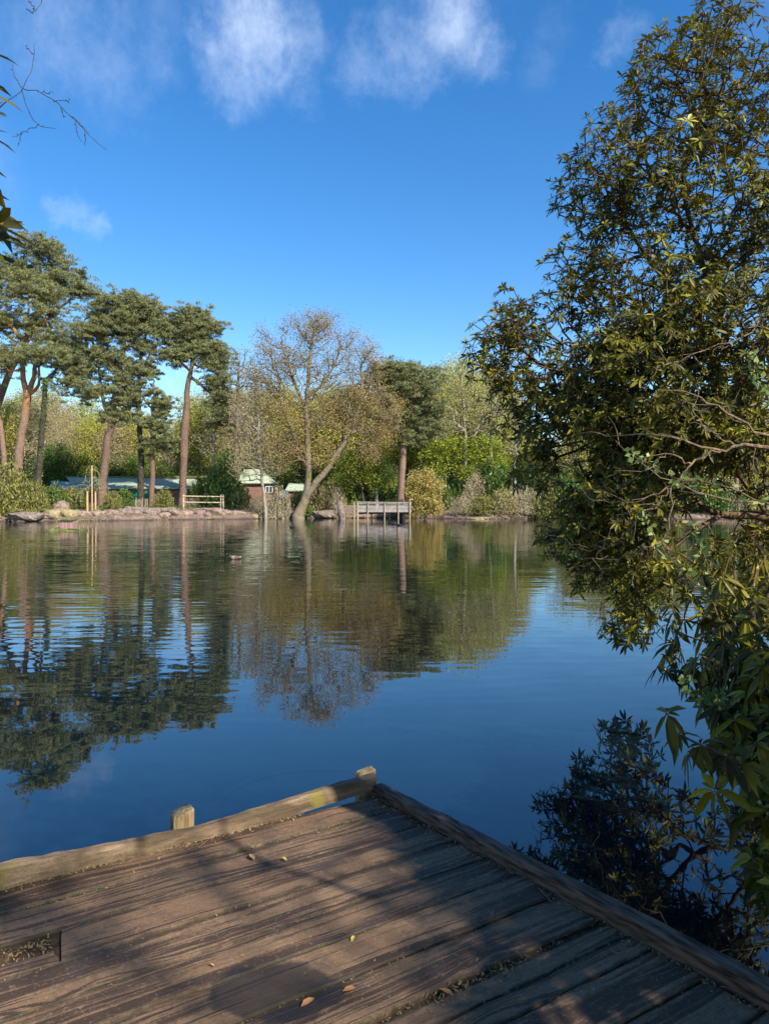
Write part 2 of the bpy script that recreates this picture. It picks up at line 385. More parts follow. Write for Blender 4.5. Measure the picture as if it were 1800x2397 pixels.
def _plank(t):
    info = t.n('ShaderNodeObjectInfo').outputs['Random']
    co = t.vm('ADD', obj_co(t), t.n('ShaderNodeCombineXYZ', {0: t.m('MULTIPLY', info, 37), 1: t.m('MULTIPLY', info, 11)}).outputs[0])
    w1 = t.noise(sc_co(t, (.38, 6, 1), co), 1, 2, .45)
    vo = t.n('ShaderNodeTexVoronoi', {'Vector': sc_co(t, (1.7, 6.5, 1), co), 'Scale': 1.0, 'Randomness': .9}); vd = vo.outputs['Distance']
    kn = t.m('POWER', t.m('SUBTRACT', 1, t.mr(vd, 0, .62)), 2)
    y = t.n('ShaderNodeSeparateXYZ', {0: co}).outputs[1]
    ph = t.m('ADD', t.m('MULTIPLY', y, 260), t.m('ADD', t.m('MULTIPLY', w1, 30), t.m('MULTIPLY', kn, 26)))
    ph = t.m('ADD', ph, t.m('MULTIPLY', t.noise(sc_co(t, (3, 30, 1), co), 1, 3), 3))
    ring = t.m('ADD', t.m('MULTIPLY', t.m('SINE', ph), .5), .5)
    sx_ = t.n('ShaderNodeSeparateXYZ', {0: co}); yy = t.m('ADD', y, t.m('ADD', t.m('MULTIPLY', w1, .10), t.m('MULTIPLY', kn, .05)))
    strk = t.noise(t.n('ShaderNodeCombineXYZ', {0: t.m('MULTIPLY', sx_.outputs[0], .9), 1: t.m('MULTIPLY', yy, 46), 2: 0}).outputs[0], 1, 6, .62)
    wet = t.noise(sc_co(t, (.85, 8.5, 1), co), 1, 4, .62)
    fine = t.noise(sc_co(t, (7, 120, 10), co), 1, 5, .75); grit = t.noise(co, 120, 3, .7)
    mk = t.mr(t.m('ADD', t.m('MULTIPLY', t.m('MULTIPLY', ring, t.mr(kn, .0, .5, .10, 1)), .30), t.m('ADD', t.m('MULTIPLY', strk, 1.5), t.m('ADD', t.m('MULTIPLY', wet, 1.7), t.m('MULTIPLY', grit, .25)))), 1.70, 1.86, 0, 1)
    light = t.mix(t.mr(fine, .3, .7), (.155, .092, .050), (.32, .205, .122)); light = t.mix(t.mr(t.noise(co, 3.2, 4), .35, .65, 0, .5), light, (.15, .080, .038))
    light = t.mix(t.m('MULTIPLY', info, .3), light, (.15, .088, .045))
    c = t.mix(t.m('MULTIPLY', mk, .84), light, (.040, .022, .012))
    c = t.mix(t.m('MULTIPLY', t.mr(kn, .74, .92), .7), c, (.16, .10, .06))
    c = t.mix(t.mr(t.noise(co, 3.3, 5, .7), .52, .66, 0, .6), c, (.075, .055, .045))
    crk = t.noise(sc_co(t, (2.2, 95, 1), co), 1, 3, .6); c = t.mix(t.mr(crk, .64, .68, 0, .8), c, (.03, .02, .014)); g2 = t.noise(co, 48, 4, .75); c = t.mix(t.mr(g2, .55, .66, 0, .55), c, (.07, .05, .038)); c = t.mix(t.mr(g2, .33, .42, .35, 0), c, (.42, .31, .22))
    c = t.mix(t.mr(grit, .56, .72, 0, .5), c, (.055, .042, .034))
    c = t.mix(t.mr(grit, .28, .40, .35, 0), c, (.40, .30, .22))
    # dark patch with a ragged edge on the boards, and moss-dark plank edges
    g = t.n('ShaderNodeNewGeometry').outputs['Position']
    s0 = G(650, 2320, .45); dv = t.vm('MULTIPLY', t.vm('SUBTRACT', g, tuple(s0)), (4.4, 6.6, 0)); dd = t.m('ADD', t.vm('LENGTH', dv), t.m('MULTIPLY', t.m('SUBTRACT', t.noise(g, 9, 4), .5), .8))
    c = t.mix(t.mr(dd, .84, .97, .80, 0), c, (.022, .019, .019))
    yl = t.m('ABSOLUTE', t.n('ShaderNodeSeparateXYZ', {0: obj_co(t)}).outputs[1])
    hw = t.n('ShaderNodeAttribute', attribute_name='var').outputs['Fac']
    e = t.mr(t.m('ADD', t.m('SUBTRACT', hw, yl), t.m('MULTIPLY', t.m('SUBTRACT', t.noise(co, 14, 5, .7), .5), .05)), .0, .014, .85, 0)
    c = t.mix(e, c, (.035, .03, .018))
    h = t.m('ADD', t.m('MULTIPLY', mk, -.5), t.m('ADD', t.m('MULTIPLY', fine, .6), t.m('MULTIPLY', grit, .5)))
    return pbsdf(t, c, t.mr(mk, 0, 1, .85, .6), bump(t, h, .004), .3)
M['plank'] = mat('weathered_plank', _plank)
def _board(t):
    co = obj_co(t); f = t.noise(sc_co(t, (6, 50, 50), co), 1, 5, .7); g = t.noise(co, 90, 3, .8); n = t.noise(sc_co(t, (1.5, 4, 4), co), 2, 4)
    c = t.mix(t.mr(f, .35, .65), (.11, .075, .045), (.31, .21, .125)); c = t.mix(t.mr(g, .35, .7, 0, .45), c, (.38, .28, .18))
    c = t.mix(t.mr(n, .42, .58, 0, .75), c, (.06, .042, .025)); c = t.mix(t.mr(t.noise(co, 5, 4), .6, .68, 0, .7), c, (.20, .18, .03))
    return pbsdf(t, c, .9, bump(t, t.m('ADD', f, g), .004), .2)
M['board'] = mat('edge_board', _board)
M['rail'] = twomat('brown_kerb_rail', (.035, .020, .014), (.19, .115, .08), 2.2, .85, 8, .005, (26, 3, 26), .38, .60)
M['post'] = twomat('post_wood', (.20, .13, .055), (.52, .38, .19), 3, .85, 6, .004, (16, 16, 1.5))
M['grey_wood'] = twomat('grey_wood', (.18, .145, .125), (.44, .38, .335), 2, .9, 5, .01, (2, 2, 12))
M['new_wood'] = twomat('new_wood', (.50, .36, .22), (.70, .55, .36), 3, .8, 4, .004, (3, 3, 3))
M['stake'] = twomat('stake_wood', (.62, .36, .15), (.75, .50, .22), 3, .8, 3, .003)
M['old_wood'] = twomat('old_wood', (.16, .11, .08), (.34, .25, .19), 3, .9, 5, .01, (3, 3, 3))
M['mossy_wood'] = twomat('mossy_wood', (.09, .08, .035), (.26, .26, .09), 4, .95, 5, .02)
M['pale_pole'] = twomat('lichen_post', (.22, .18, .10), (.46, .39, .24), 3, .9, 5, .01, (2, 2, 2))
M['duckwall'] = twomat('duck_house_boards', (.24, .13, .11), (.44, .28, .24), 1, .9, 3, .01, (22, 22, .8))
M['paling'] = twomat('chestnut_paling', (.26, .20, .13), (.55, .46, .32), 2, .9, 4, .004, (9, 9, 1))
M['rock'] = twomat('rock', (.10, .065, .045), (.36, .255, .19), 2.2, .95, 7, .05)
M['sandrock'] = twomat('mossy_rock', (.15, .13, .05), (.40, .30, .17), 2.6, .95, 7, .05)
M['soil'] = twomat('packed_soil', (.03, .02, .012), (.11, .07, .035), 40, .95, 6, .004)
M['root'] = twomat('root_wood', (.10, .075, .06), (.34, .26, .20), 5, .95, 6, .02)
def _roof(t):
    co = obj_co(t); n = t.noise(co, .5, 5); f = t.noise(co, 5, 5, .7)
    c = t.mix(t.mr(f, .35, .65), (.30, .36, .25), (.50, .55, .40)); c = t.mix(t.mr(n, .5, .62, 0, .7), c, (.20, .23, .17))
    c = t.mix(t.mr(t.noise(co, 2.2, 4), .60, .68, 0, .8), c, (.24, .17, .09))
    return pbsdf(t, c, .95, bump(t, f, .01), .05)
M['roof'] = mat('felt_roof_green', _roof)
M['roof_blue'] = twomat('corrugated_roof', (.20, .25, .25), (.42, .50, .48), 2, .7, 4, .01, (1, .4, 1))
M['wallgreen'] = twomat('green_paint', (.005, .16, .06), (.012, .24, .10), 2, .6)
def _brick(t):
    co = obj_co(t); b = t.n('ShaderNodeTexBrick', {'Vector': t.n('ShaderNodeMapping', {'Vector': co, 'Rotation': (R(90), 0, 0)}).outputs[0], 'Color1': (.30, .12, .085, 1), 'Color2': (.42, .20, .15, 1), 'Mortar': (.30, .25, .21, 1), 'Scale': 4.4, 'Mortar Size': .02})
    c = t.mix(t.mr(t.noise(co, 3, 5), .4, .65, 0, .5), b.outputs[0], (.17, .11, .09)); return pbsdf(t, c, .9, bump(t, b.outputs['Fac'], .01), .2)
M['brick'] = mat('brick_wall', _brick)
M['white'] = twomat('white_paint', (.70, .72, .76), (.80, .82, .84), 3, .6)
M['dark'] = twomat('dark_void', (.01, .01, .01), (.03, .025, .02), 3, .8)
M['glass'] = twomat('window_glass', (.04, .05, .05), (.08, .09, .09), 1, .15, 2, .001, spec=.6)
M['green_rail'] = twomat('green_bench_paint', (.004, .13, .09), (.01, .22, .14), 4, .5)
M['litter'] = leafmat('leaf_litter', [(0, (.04, .022, .012)), (.5, (.14, .08, .035)), (.85, (.28, .16, .06)), (1, (.40, .28, .13))], .85, .05)
M['moss'] = leafmat('moss_tufts', [(0, (.05, .05, .015)), (.6, (.12, .12, .03)), (.9, (.05, .18, .05)), (1, (.08, .30, .12))], .85, .05)
M['fallen'] = leafmat('fallen_leaf', [(0, (.40, .17, .06)), (.5, (.55, .30, .10)), (1, (.62, .50, .10))], .6, .1)
for nm, c in dict(duck_dark=(.03, .02, .015), duck_brown=(.16, .09, .06), duck_pale=(.30, .24, .20), duck_white=(.50, .50, .49), duck_bill=(.5, .28, .06), coot=(.02, .02, .024)).items():
    M[nm] = twomat(nm, tuple(x * .8 for x in c), c, 20, .7, 2, .001)

# ------------------------------------------------------------------ ground and water
bx = np.array([-400, -80, -55, -45, -32, -27, -20, -12, -8, 0, 4, 8, 14, 20, 30, 40, 48, 60, 400.])
by = np.array([30, 40, 48, 58, 61, 62.5, 66, 69, 72, 72, 71.5, 69, 69.5, 69.5, 67, 62, 50, 30, 30.])
nx_ = np.array([-400, -30, -12, -3, 0, 1.2, 1.8, 3, 6, 12, 40, 400.]); ny_ = np.array([30, 6, -1, .2, .6, 2.2, 3.1, 3.6, 4.5, 6, 20, 30.])
def hash2(x, y, s): return (np.sin(x * 1.7 * s + 1.3) * np.cos(y * 2.1 * s + .7) + np.sin(x * .9 * s - y * 1.3 * s + 2.) * .7 + np.sin(x * 3.1 * s + y * 2.7 * s) * .4)
def land(x, y):
    x = np.asarray(x, float); y = np.asarray(y, float)
    f = y - np.interp(x, bx, by) + hash2(x, y * .3, 1.1) * .35 + hash2(x, y, .31) * .5
    f = f - 1.0
    nr = np.interp(x, nx_, ny_) - y + hash2(x, y, 2.2) * .12
    s = np.maximum(f, nr)
    z = np.where(s < 0, np.maximum(-.9, s * .8) - .02, np.minimum(s * .55, .42) + np.clip((s - .8) / 5, 0, 1) * .50)
    z = z + np.where(f > 0, np.clip((f - 20) / 30, 0, 3) * 2.3, 0) + np.where(s > .3, hash2(x, y, 1.3) * .05 + hash2(x, y, 4.0) * .02, 0)
    z = np.where((nr > 0) & (f < 0), np.minimum(z, .35), z)
    return z
xs = np.concatenate([np.array([-900, -500, -300, -200, -140, -100, -80, -64]), np.arange(-54, 54, .45), np.array([54, 62, 75, 100, 140, 200, 300, 500, 900])])
ys = np.concatenate([np.array([-400, -150, -60, -30, -15, -8, -5, -3]), np.arange(-2, 7, .25), np.arange(7, 57, 2.), np.arange(57, 92, .3), np.array([92, 95, 99, 104, 110, 120, 135, 160, 200, 280, 400, 700, 1500])])
X, Y = np.meshgrid(xs, ys); Z = land(X, Y); V = np.stack([X, Y, Z], -1).reshape(-1, 3)
nxg = len(xs); i, j = np.meshgrid(np.arange(nxg - 1), np.arange(len(ys) - 1)); a = (j * nxg + i).ravel()
tag(mesh('ground', V, np.stack([a, a + 1, a + nxg + 1, a + nxg], 1), None, M['ground'], smooth=True), kind='structure')
V = [(-420, -60, 0), (420, -60, 0), (420, 110, 0), (-420, 110, 0)]
tag(mesh('pond_water', V, [(0, 1, 2, 3)], None, M['water']), kind='structure')
def gz(x, y): return float(land(np.array([x]), np.array([y]))[0])
def GP(px, Y_): # ground point below image column px at depth Y_
    x = (px - 900) / F * Y_ / math.cos(PITCH); return np.array([x, Y_, gz(x, Y_)])

# ------------------------------------------------------------------ the near dock
UA = math.atan2(-.5328, -.8462); BC = np.array([-.0598, 3.806, .45])
dock = empty('dock', tuple(BC), 'weathered timber dock of wide worn planks in the foreground, edged by a kerb', 'dock', rz=UA)
rg = np.random.default_rng(5)
def plank(u0, u1, v0, v1, dz=0, cut=0, name='plank'):
    n = max(12, int((u1 - u0) / .05)); us = np.linspace(u0, u1, n); m = 6; hw = (v1 - v0) / 2 - .0035; vs = np.array([-hw, -hw + .006, -hw * .4, hw * .4, hw - .006, hw])
    P = np.zeros((n, m, 3)); P[..., 0] = us[:, None]; P[..., 1] = vs[None]
    nz = lambda s: np.convolve(rg.normal(0, s, n + 8), np.ones(5) / 5, 'same')[4:-4]
    P[:, 0, 1] += nz(.006) ; P[:, 1, 1] += P[:, 0, 1] + hw; P[:, 5, 1] += nz(.006); P[:, 4, 1] += P[:, 5, 1] - hw
    P[:, (0, 5), 2] = -.007; P[..., 2] += dz + nz(.003)[:, None] + rg.normal(0, .0008, (n, m))
    P[0, :, 0] += rg.normal(0, .006, m); P[-1, :, 0] += rg.normal(0, .006, m)
    if cut: P[-1, :, 0] += np.linspace(-.5, .5, m) * cut
    top = P.reshape(-1, 3); bot = top.copy(); bot[:, 2] = dz - .04
    Q = [(i * m + j, i * m + j + 1, (i + 1) * m + j + 1, (i + 1) * m + j)[::-1] for i in range(n - 1) for j in range(m - 1)]
    N = n * m
    for i in range(n - 1): Q += [(i * m, (i + 1) * m, N + (i + 1) * m, N + i * m)[::-1], (i * m + m - 1, (i + 1) * m + m - 1, N + (i + 1) * m + m - 1, N + i * m + m - 1)]
    for j in range(m - 1): Q += [(j, j + 1, N + j + 1, N + j)[::-1], ((n - 1) * m + j, (n - 1) * m + j + 1, N + (n - 1) * m + j + 1, N + (n - 1) * m + j)]
    o = mesh(name, np.vstack([top, bot]), Q, None, M['plank'], dock, var=np.full(2 * N, hw)); o.location = (0, (v0 + v1) / 2, 0)
    return o
seam = [-.005, .19, .405, .615, .82, 1.0, 1.2, 1.40, 1.52, 1.62, 1.81, 2.0, 2.2, 2.4, 2.6, 2.8, 3.0, 3.2, 3.4, 3.6]
for k in range(len(seam) - 1):
    v0, v1 = seam[k], seam[k + 1]; u0 = -.084 * v0 - .01; dz = rg.normal(0, .002)
    if k == 2:
        plank(u0, 1.575, v0, v1, dz, .05); plank(1.60, 3.6, v0 + .115, v1, -.006)
    elif k == 7: plank(u0, 3.6, v0 + .022, v1, -.004)
    elif k == 9: plank(u0, 3.6, v0, v1, dz + .003)
    else: plank(u0, 3.6, v0, v1, dz)
# front edge board: warped, lifted off the deck at the corner
us = np.linspace(-.03, 3.6, 74)
top_h = np.interp(us, [-.03, .15, .45, .95, 1.4, 1.8, 3.6], [.098, .092, .074, .052, .068, .094, .10]); bot_h = np.interp(us, [-.03, .4, .7, 3.6], [.026, .006, -.02, -.03])
y0 = np.interp(us, [-.03, .9, 1.8, 3.6], [-.012, .010, -.004, -.004])
P = []
for u_, th, bh, yy in zip(us, top_h, bot_h, y0):
    j_ = rg.normal(0, .0022, 5)
    P += [(u_, yy, bh), (u_, yy - .001, th - .010 + j_[0]), (u_, yy - .012, th + j_[1]), (u_, yy - .042, th + .004 + j_[2]), (u_, yy - .05, th - .006), (u_, yy - .05, bh)]
Q = [(i * 6 + j, i * 6 + (j + 1) % 6, (i + 1) * 6 + (j + 1) % 6, (i + 1) * 6 + j) for i in range(len(us) - 1) for j in range(6)]
T = [(0, j + 1, j) for j in range(1, 5)] + [((len(us) - 1) * 6, (len(us) - 1) * 6 + j, (len(us) - 1) * 6 + j + 1) for j in range(1, 5)]
tag(mesh('edge_board', P, Q, T, M['board'], dock, smooth=False), 'pale weathered edge board along the front of the dock')
vv = np.linspace(-.02, 5, 60); P = []
for v_ in vv:
    h_ = np.interp(v_, [0, .6, 1.6, 5], [.05, .058, .066, .068]); x_ = -.084 * v_ - .004; j_ = rg.normal(0, .0016, 6)
    P += [(x_, v_, -.03), (x_ + j_[0], v_, h_ - .008), (x_ - .007, v_, h_ + j_[1]), (x_ - .063, v_, h_ + j_[2]), (x_ - .071 + j_[3], v_, h_ - .008), (x_ - .07, v_, -.12)]
Q = [(i * 6 + j, i * 6 + (j + 1) % 6, (i + 1) * 6 + (j + 1) % 6, (i + 1) * 6 + j)[::-1] for i in range(len(vv) - 1) for j in range(6)]
T = [(0, j, j + 1) for j in range(1, 5)]
tag(mesh('kerb_rail', P, Q, T, M['rail'], dock), 'dark brown square kerb rail along the right side')
def post(u, v, s, top, slope=(0, 0), k=8):
    P = []; n = 8
    ring = np.array([(-1, -.7), (-.7, -1), (.7, -1), (1, -.7), (1, .7), (.7, 1), (-.7, 1), (-1, .7)]) * np.array(s) / 2
    for zz in (-.9, -.2, top - .012, top):
        f = .9 if zz == top else 1
        for x, y in ring: P.append((u + x * f, v + y * f, zz + (x * slope[0] + y * slope[1] if zz > 0 else 0) + (rg.normal(0, .003) if zz > 0 else 0)))
    Q = [(r * 8 + i, r * 8 + (i + 1) % 8, (r + 1) * 8 + (i + 1) % 8, (r + 1) * 8 + i) for r in range(3) for i in range(8)]
    P.append((u, v, top + .002)); T = [(24 + i, 24 + (i + 1) % 8, 32) for i in range(8)]
    return mesh('post', P, Q, T, M['post'], dock)
post(.965, -.105, (.095, .085), .112, (-.25, .0)); post(-.005, -.083, (.10, .06), .110, (-.1, 0)); post(2.4, -.105, (.095, .085), .11)
b = MB()
for v_ in (.1, 1.1, 2.1, 3.1): b.box((1.7, v_, -.115), (3.7, .07, .13))
for u_ in (.3, 1.9, 3.2): b.box((u_, 1.9, -.25), (.08, 3.8, .13))
b.build('joist_frame', M['dark_bark'], dock)
mesh('packed_debris', [(-.0, .14, -.018), (3.6, .14, -.018), (3.3, 3.6, -.018), (-.3, 3.6, -.018)], [(0, 1, 2, 3)], None, M['soil'], dock)
def dk(u, v, z=0): # dock coordinates to world
    ca, sa = math.cos(UA), math.sin(UA); return np.array([BC[0] + u * ca - v * sa, BC[1] + u * sa + v * ca, BC[2] + z])
def litter(name, uvz, size, mat_, label, seed, cat='leaf litter'):
    r = np.random.default_rng(seed); C = np.array([dk(*p) for p in uvz]); V, Q, va = bits(C, r, size, .38, .9, .75)
    return tag(mesh(name, V, Q, None, mat_, var=va), label, cat, kind='stuff')
r = np.random.default_rng(9); L = []
for k, s_ in enumerate(seam[1:13]):
    n = 420 if k not in (5, 6, 9) else 600
    u = r.uniform(-.1, 2.6, n); keep = np.sin(u * 5 + k * 2) + np.sin(u * 13 + k) + r.normal(0, .6, n) > -.1
    L += [(a_, s_ + r.normal(0, .008), r.uniform(-.016, -.002)) for a_ in u[keep]]
L += [(a_, r.exponential(.012) + .004, r.uniform(.001, .006)) for a_ in r.uniform(.4, 2.3, 700)]
L += [(-.084 * a_ + r.exponential(.02) + .003, a_, r.uniform(.001, .008)) for a_ in r.uniform(0, 2.2, 700)]
L += [(r.uniform(1.60, 2.6), r.uniform(.415, .53), r.uniform(-.018, -.004)) for _ in range(1500)]
L += [(r.uniform(.25, 1.1), 1.405 + r.uniform(0, .03), r.uniform(-.03, -.005)) for _ in range(500)]
L += [(r.uniform(.3, .65), 1.43 + r.normal(0, .02), r.uniform(.0, .006)) for _ in range(150)]
L += [(r.uniform(-.1, 2.5), r.uniform(0, 2.2), .004) for _ in range(160)]
litter('leaf_litter', L, .011, M['litter'], 'brown bark crumbs and leaf litter caught between the dock planks', 1)
L = [(a_, .19 + r.normal(0, .006), r.uniform(-.004, .003)) for a_ in np.concatenate([r.normal(.08, .05, 90), r.uniform(0, .9, 160), r.uniform(1.3, 2.2, 200)])]
for s_ in seam[3:10]: L += [(a_, s_ + r.normal(0, .007), r.uniform(-.008, .001)) for a_ in r.uniform(0, 2.4, 150)]
litter('moss', L, .007, M['moss'], 'small green moss tufts growing in the seams between planks', 2, 'moss')
# fallen leaves lying on the planks, each its own
for (px, py, s_, v_, lb) in [(590, 2008, .05, .5, 'curled tan leaf on the planks above the others'), (666, 2013, .03, 1, 'small yellow leaf beside the curled tan leaf'), (720, 2350, .05, .2, 'orange-brown leaf at the edge of the dark patch'),
                             (817, 2320, .045, .1, 'reddish leaf right of the dark patch'), (826, 2201, .03, .95, 'tiny yellow leaf on the middle of the dock'), (1045, 2325, .05, .3, 'pinkish curled leaf by the right-hand broken seam'),
                             (496, 2263, .02, .4, 'pale brown chip on the lower left planks')]:
    c = G(px, py, .456); rr = np.random.default_rng(px); a = rr.uniform(0, 3.1); d = np.array([math.cos(a), math.sin(a), 0]); n_ = np.array([-d[1], d[0], 0]); up = np.array([0, 0, 1.])
    P = [c - d * s_ * .5, c - d * s_ * .15 + n_ * s_ * .22 + up * .008, c - d * s_ * .15 + up * .001, c - d * s_ * .15 - n_ * s_ * .22 + up * .006, c + d * s_ * .2 + n_ * s_ * .18 + up * .01, c + d * s_ * .2 + up * .002, c + d * s_ * .2 - n_ * s_ * .18 + up * .007, c + d * s_ * .5 + up * .006]
    tag(mesh('fallen_leaf', P, [(1, 2, 5, 4), (2, 3, 6, 5)], [(0, 2, 1), (0, 3, 2), (4, 5, 7), (5, 6, 7)], M['fallen'], var=np.full(8, v_), smooth=True), lb, 'leaf', 'fallen leaves on the dock')
for pts, lb in [([(464, 1985), (480, 1972), (493, 1962)], 'short dry twig leaning on the front edge board'), ([(1262, 2080), (1278, 2098), (1292, 2112)], 'pale dry twig on the planks beside the kerb rail'), ([(1425, 2225), (1450, 2232), (1478, 2226)], 'dark forked twig near the right-hand corner of the dock')]:
    p = spline([G(x, y, .458 + .006 * i) for i, (x, y) in enumerate(pts)], 8); b = MB().tube(p, np.linspace(.0026, .001, 8), 5); b.tube([p[4], p[4] + np.array([.02, .012, .012])], [.0014, .0007], 4)
    tag(b.build('twig', M['straw'], var=None), lb, 'twig', 'twigs on the dock')

# ------------------------------------------------------------------ plants
def tree(name, label, cat, trunks, targets, bark, leaf, rng, seg=.8, rt=.012, ex=.45, alpha=.25, wob=.12, lift=.05, nleaf=4, lsize=.16, lspread=.35, asp=.6, group=None, thick=.05, trunk_name='trunk', crown_name='crown', lup=.3, lvar=None):
    """trunks: list of (points, radii)"""
    o = trunks[0][0][0].copy(); root = empty(name, tuple(o), label, cat, group)
    P, par, fr, tips = grow(trunks, targets, seg, rng, alpha, 0, wob, lift)
    rad = radii(par, fr, tips, rt, ex, cap=trunks[0][1][0] * .6)
    skel_mesh(trunk_name, P, par, rad, bark, root, o, thick)
    if nleaf:
        nb = sum(len(t_[0]) for t_ in trunks); src = P[nb:][rad[nb:] < rt * 2.6]
        idx = rng.integers(0, len(src), int(len(targets) * nleaf)); C = src[idx] + rng.normal(size=(len(idx), 3)) * lspread * .5
        V, Q, va = bits(C, rng, lsize, asp, lup)
        if lvar is not None: va = np.repeat(np.clip(lvar(C), 0, 1), 4)
        mesh(crown_name, V, Q, None, leaf, root, var=va, origin=o)
    return root
def trunk_px(pts, Yd, n=18, jit=0, rng=None, s=None):
    """[(px, py, width_px)] at depth Yd -> smooth world polyline and radii"""
    A = np.array([(*W(p[0], p[1], Yd + (p[3] if len(p) > 3 else 0)), p[2] * Yd / F / 2) for p in pts]); S = spline(A, n)
    P, r_ = S[:, :3], np.maximum(S[:, 3], .01)
    if jit: P[1:-1] += rng.normal(0, jit, (n - 2, 3))
    return P, r_
def ground_trunk(P, r_, flare=1.35):
    """drop the lowest point onto the ground"""
    z = gz(P[0][0], P[0][1]) - .12
    if P[0][2] > z: P = np.vstack([[P[0][0], P[0][1], z], P]); r_ = np.concatenate([[r_[0] * flare], r_])
    else: P = P.copy(); P[0][2] = z
    return P, r_

# --- scots pines
def pine(label, Yd, trunk, limbs, blobs, npad, seed, needle, bark, per=135, pad=.72, ivy=None, top=.6, name='pine_tree'):
    rng = np.random.default_rng(seed)
    P, r_ = ground_trunk(*trunk_px(trunk, Yd, 22, .03, rng)); tr = [(P, r_)]
    for l in limbs: tr.append(trunk_px(l, Yd, 10, .04, rng))
    T_ = blob_pts([(b[0], b[1], Yd + (b[4] if len(b) > 4 else 0), b[2] * 1.1, b[3] * 1.15) for b in blobs], int(npad * 1.75), rng, 2.2, top)
    o = P[0].copy(); root = empty(name, tuple(o), label, 'pine tree', 'pines on the far bank')
    S, par, fr, tips = grow(tr, T_, .7, rng, .15, 0, .14, .02); rad = radii(par, fr, tips, .02, .5, cap=r_[1] * .55)
    skel_mesh('trunk', S, par, rad, bark, root, o)
    C = []; D = []; va = []
    for q in T_:
        k = rng.integers(int(per * .6), int(per * 1.3)); s = pad * rng.uniform(.65, 1.3)
        # several upturned sprays inside one pad
        ns = 6; cc = q + rng.normal(size=(ns, 3)) * np.array([s * .8, s * .8, s * .42]); ids = rng.integers(0, ns, k)
        d = rdir(rng, k); d[:, 2] = np.abs(d[:, 2]) * .8 + .1; C.append(cc[ids] + d * s * np.array([.5, .5, .42]) * rng.random((k, 1)) ** .5); dd = d.copy(); dd[:, 2] += .55; D.append(unit(dd))
        va.append(np.clip(rng.normal(.45, .08) + rng.normal(0, .1, k) + d[:, 2] * .12, 0, 1))
    V, T, vv_ = needles(np.vstack(C), np.vstack(D), rng, .26, .055, 4, np.concatenate(va))
    mesh('crown', V, None, T, needle, root, var=vv_, origin=o)
    if ivy is not None:
        pts, cnt, spread = ivy; q = P[(P[:, 2] > W(0, pts[1], Yd)[2]) & (P[:, 2] < W(0, pts[0], Yd)[2])]
        q = spline(q, 60)[rng.integers(0, 60, cnt)] if len(q) > 1 else np.repeat(P[:1], cnt, 0)
        d = rdir(rng, cnt); d[:, 2] *= .4; V, Q, vi = bits(q + d * spread * rng.uniform(.7, 1.25, (cnt, 1)), rng, .2, .8, .2)
        mesh('ivy', V, Q, None, M['ivy_leaf'], root, var=vi, origin=o)
    return root
pine('tall dark blue-green pine at the far left, highest of all, crown topping the row', 84, [(-30, 1130, 20), (-20, 1000, 18), (20, 880, 15), (80, 760, 11), (95, 660, 7), (88, 580, 4)],
     [[(70, 780, 9), (130, 730, 6), (175, 690, 4)], [(95, 680, 7), (50, 640, 5), (40, 600, 3)]],
     [(85, 600, 45, 55), (130, 610, 35, 45), (60, 660, 70, 50), (150, 680, 60, 50), (190, 700, 38, 28), (210, 695, 25, 16), (170, 650, 30, 25), (20, 640, 40, 40), (-60, 720, 80, 70)], 150, 11, M['pine'], M['pine_bark'])
pine('pine with a forked orange trunk and a broad yellow-green crown at the left', 76, [(40, 1112, 22), (46, 1050, 19), (58, 970, 19), (64, 925, 18), (52, 870, 9), (60, 800, 8), (66, 740, 5)],
     [[(64, 930, 15), (80, 880, 11), (85, 830, 8), (90, 770, 5)], [(66, 925, 9), (90, 900, 7), (92, 860, 5), (110, 820, 4)]],
     [(60, 700, 85, 50), (120, 740, 50, 35), (20, 760, 60, 40), (100, 790, 55, 30), (40, 830, 60, 22), (0, 860, 40, 30), (140, 810, 30, 25), (-60, 760, 70, 70)], 135, 12, M['pine_warm'], M['pine_orange'])
pine('dark ivy-wrapped pine with its top bending sharply to the right, left of the shed', 74, [(85, 1180, 19), (92, 1080, 15), (99, 1000, 13), (104, 920, 11), (107, 890, 10), (128, 872, 8), (132, 850, 6), (120, 820, 5)],
     [[(106, 890, 7), (90, 880, 5), (80, 850, 4)]],
     [(150, 850, 45, 22), (110, 830, 45, 18), (165, 905, 30, 18), (75, 845, 30, 15)], 42, 13, M['pine'], M['dark_bark'], ivy=((880, 1180), 700, .34))
pine('pine with a leaning dark trunk and wide domed crown in front of the shed', 75, [(240, 1150, 21), (243, 1110, 19), (250, 1040, 18), (262, 990, 17), (268, 930, 12), (280, 870, 9), (290, 800, 7), (300, 740, 4)],
     [[(262, 990, 10), (245, 950, 6), (235, 900, 5), (230, 850, 4)], [(278, 880, 8), (255, 840, 6), (220, 810, 4)], [(285, 830, 7), (320, 790, 5), (350, 770, 3)]],
     [(285, 720, 75, 28), (230, 755, 55, 28), (330, 750, 55, 28), (280, 780, 80, 30), (205, 800, 40, 30), (240, 850, 60, 30), (190, 880, 45, 30), (210, 930, 50, 22), (290, 900, 40, 25), (265, 985, 35, 25), (170, 830, 25, 20)], 190, 14, M['pine'], M['pine_bark'])
pine('straight slim pine with ivy round its foot, second trunk in front of the shed', 75, [(330, 1165, 16), (330, 1080, 13), (327, 1000, 12), (325, 900, 9), (330, 830, 8), (342, 780, 5)],
     [[(326, 950, 6), (300, 920, 5), (280, 880, 3)], [(328, 880, 6), (345, 840, 4), (370, 800, 3)]],
     [(350, 745, 45, 28), (370, 780, 35, 25), (340, 820, 40, 20), (320, 870, 35, 22), (300, 950, 30, 25), (345, 880, 25, 20), (325, 925, 25, 20)], 75, 15, M['pine'], M['dark_bark'], ivy=((1010, 1180), 600, .28))
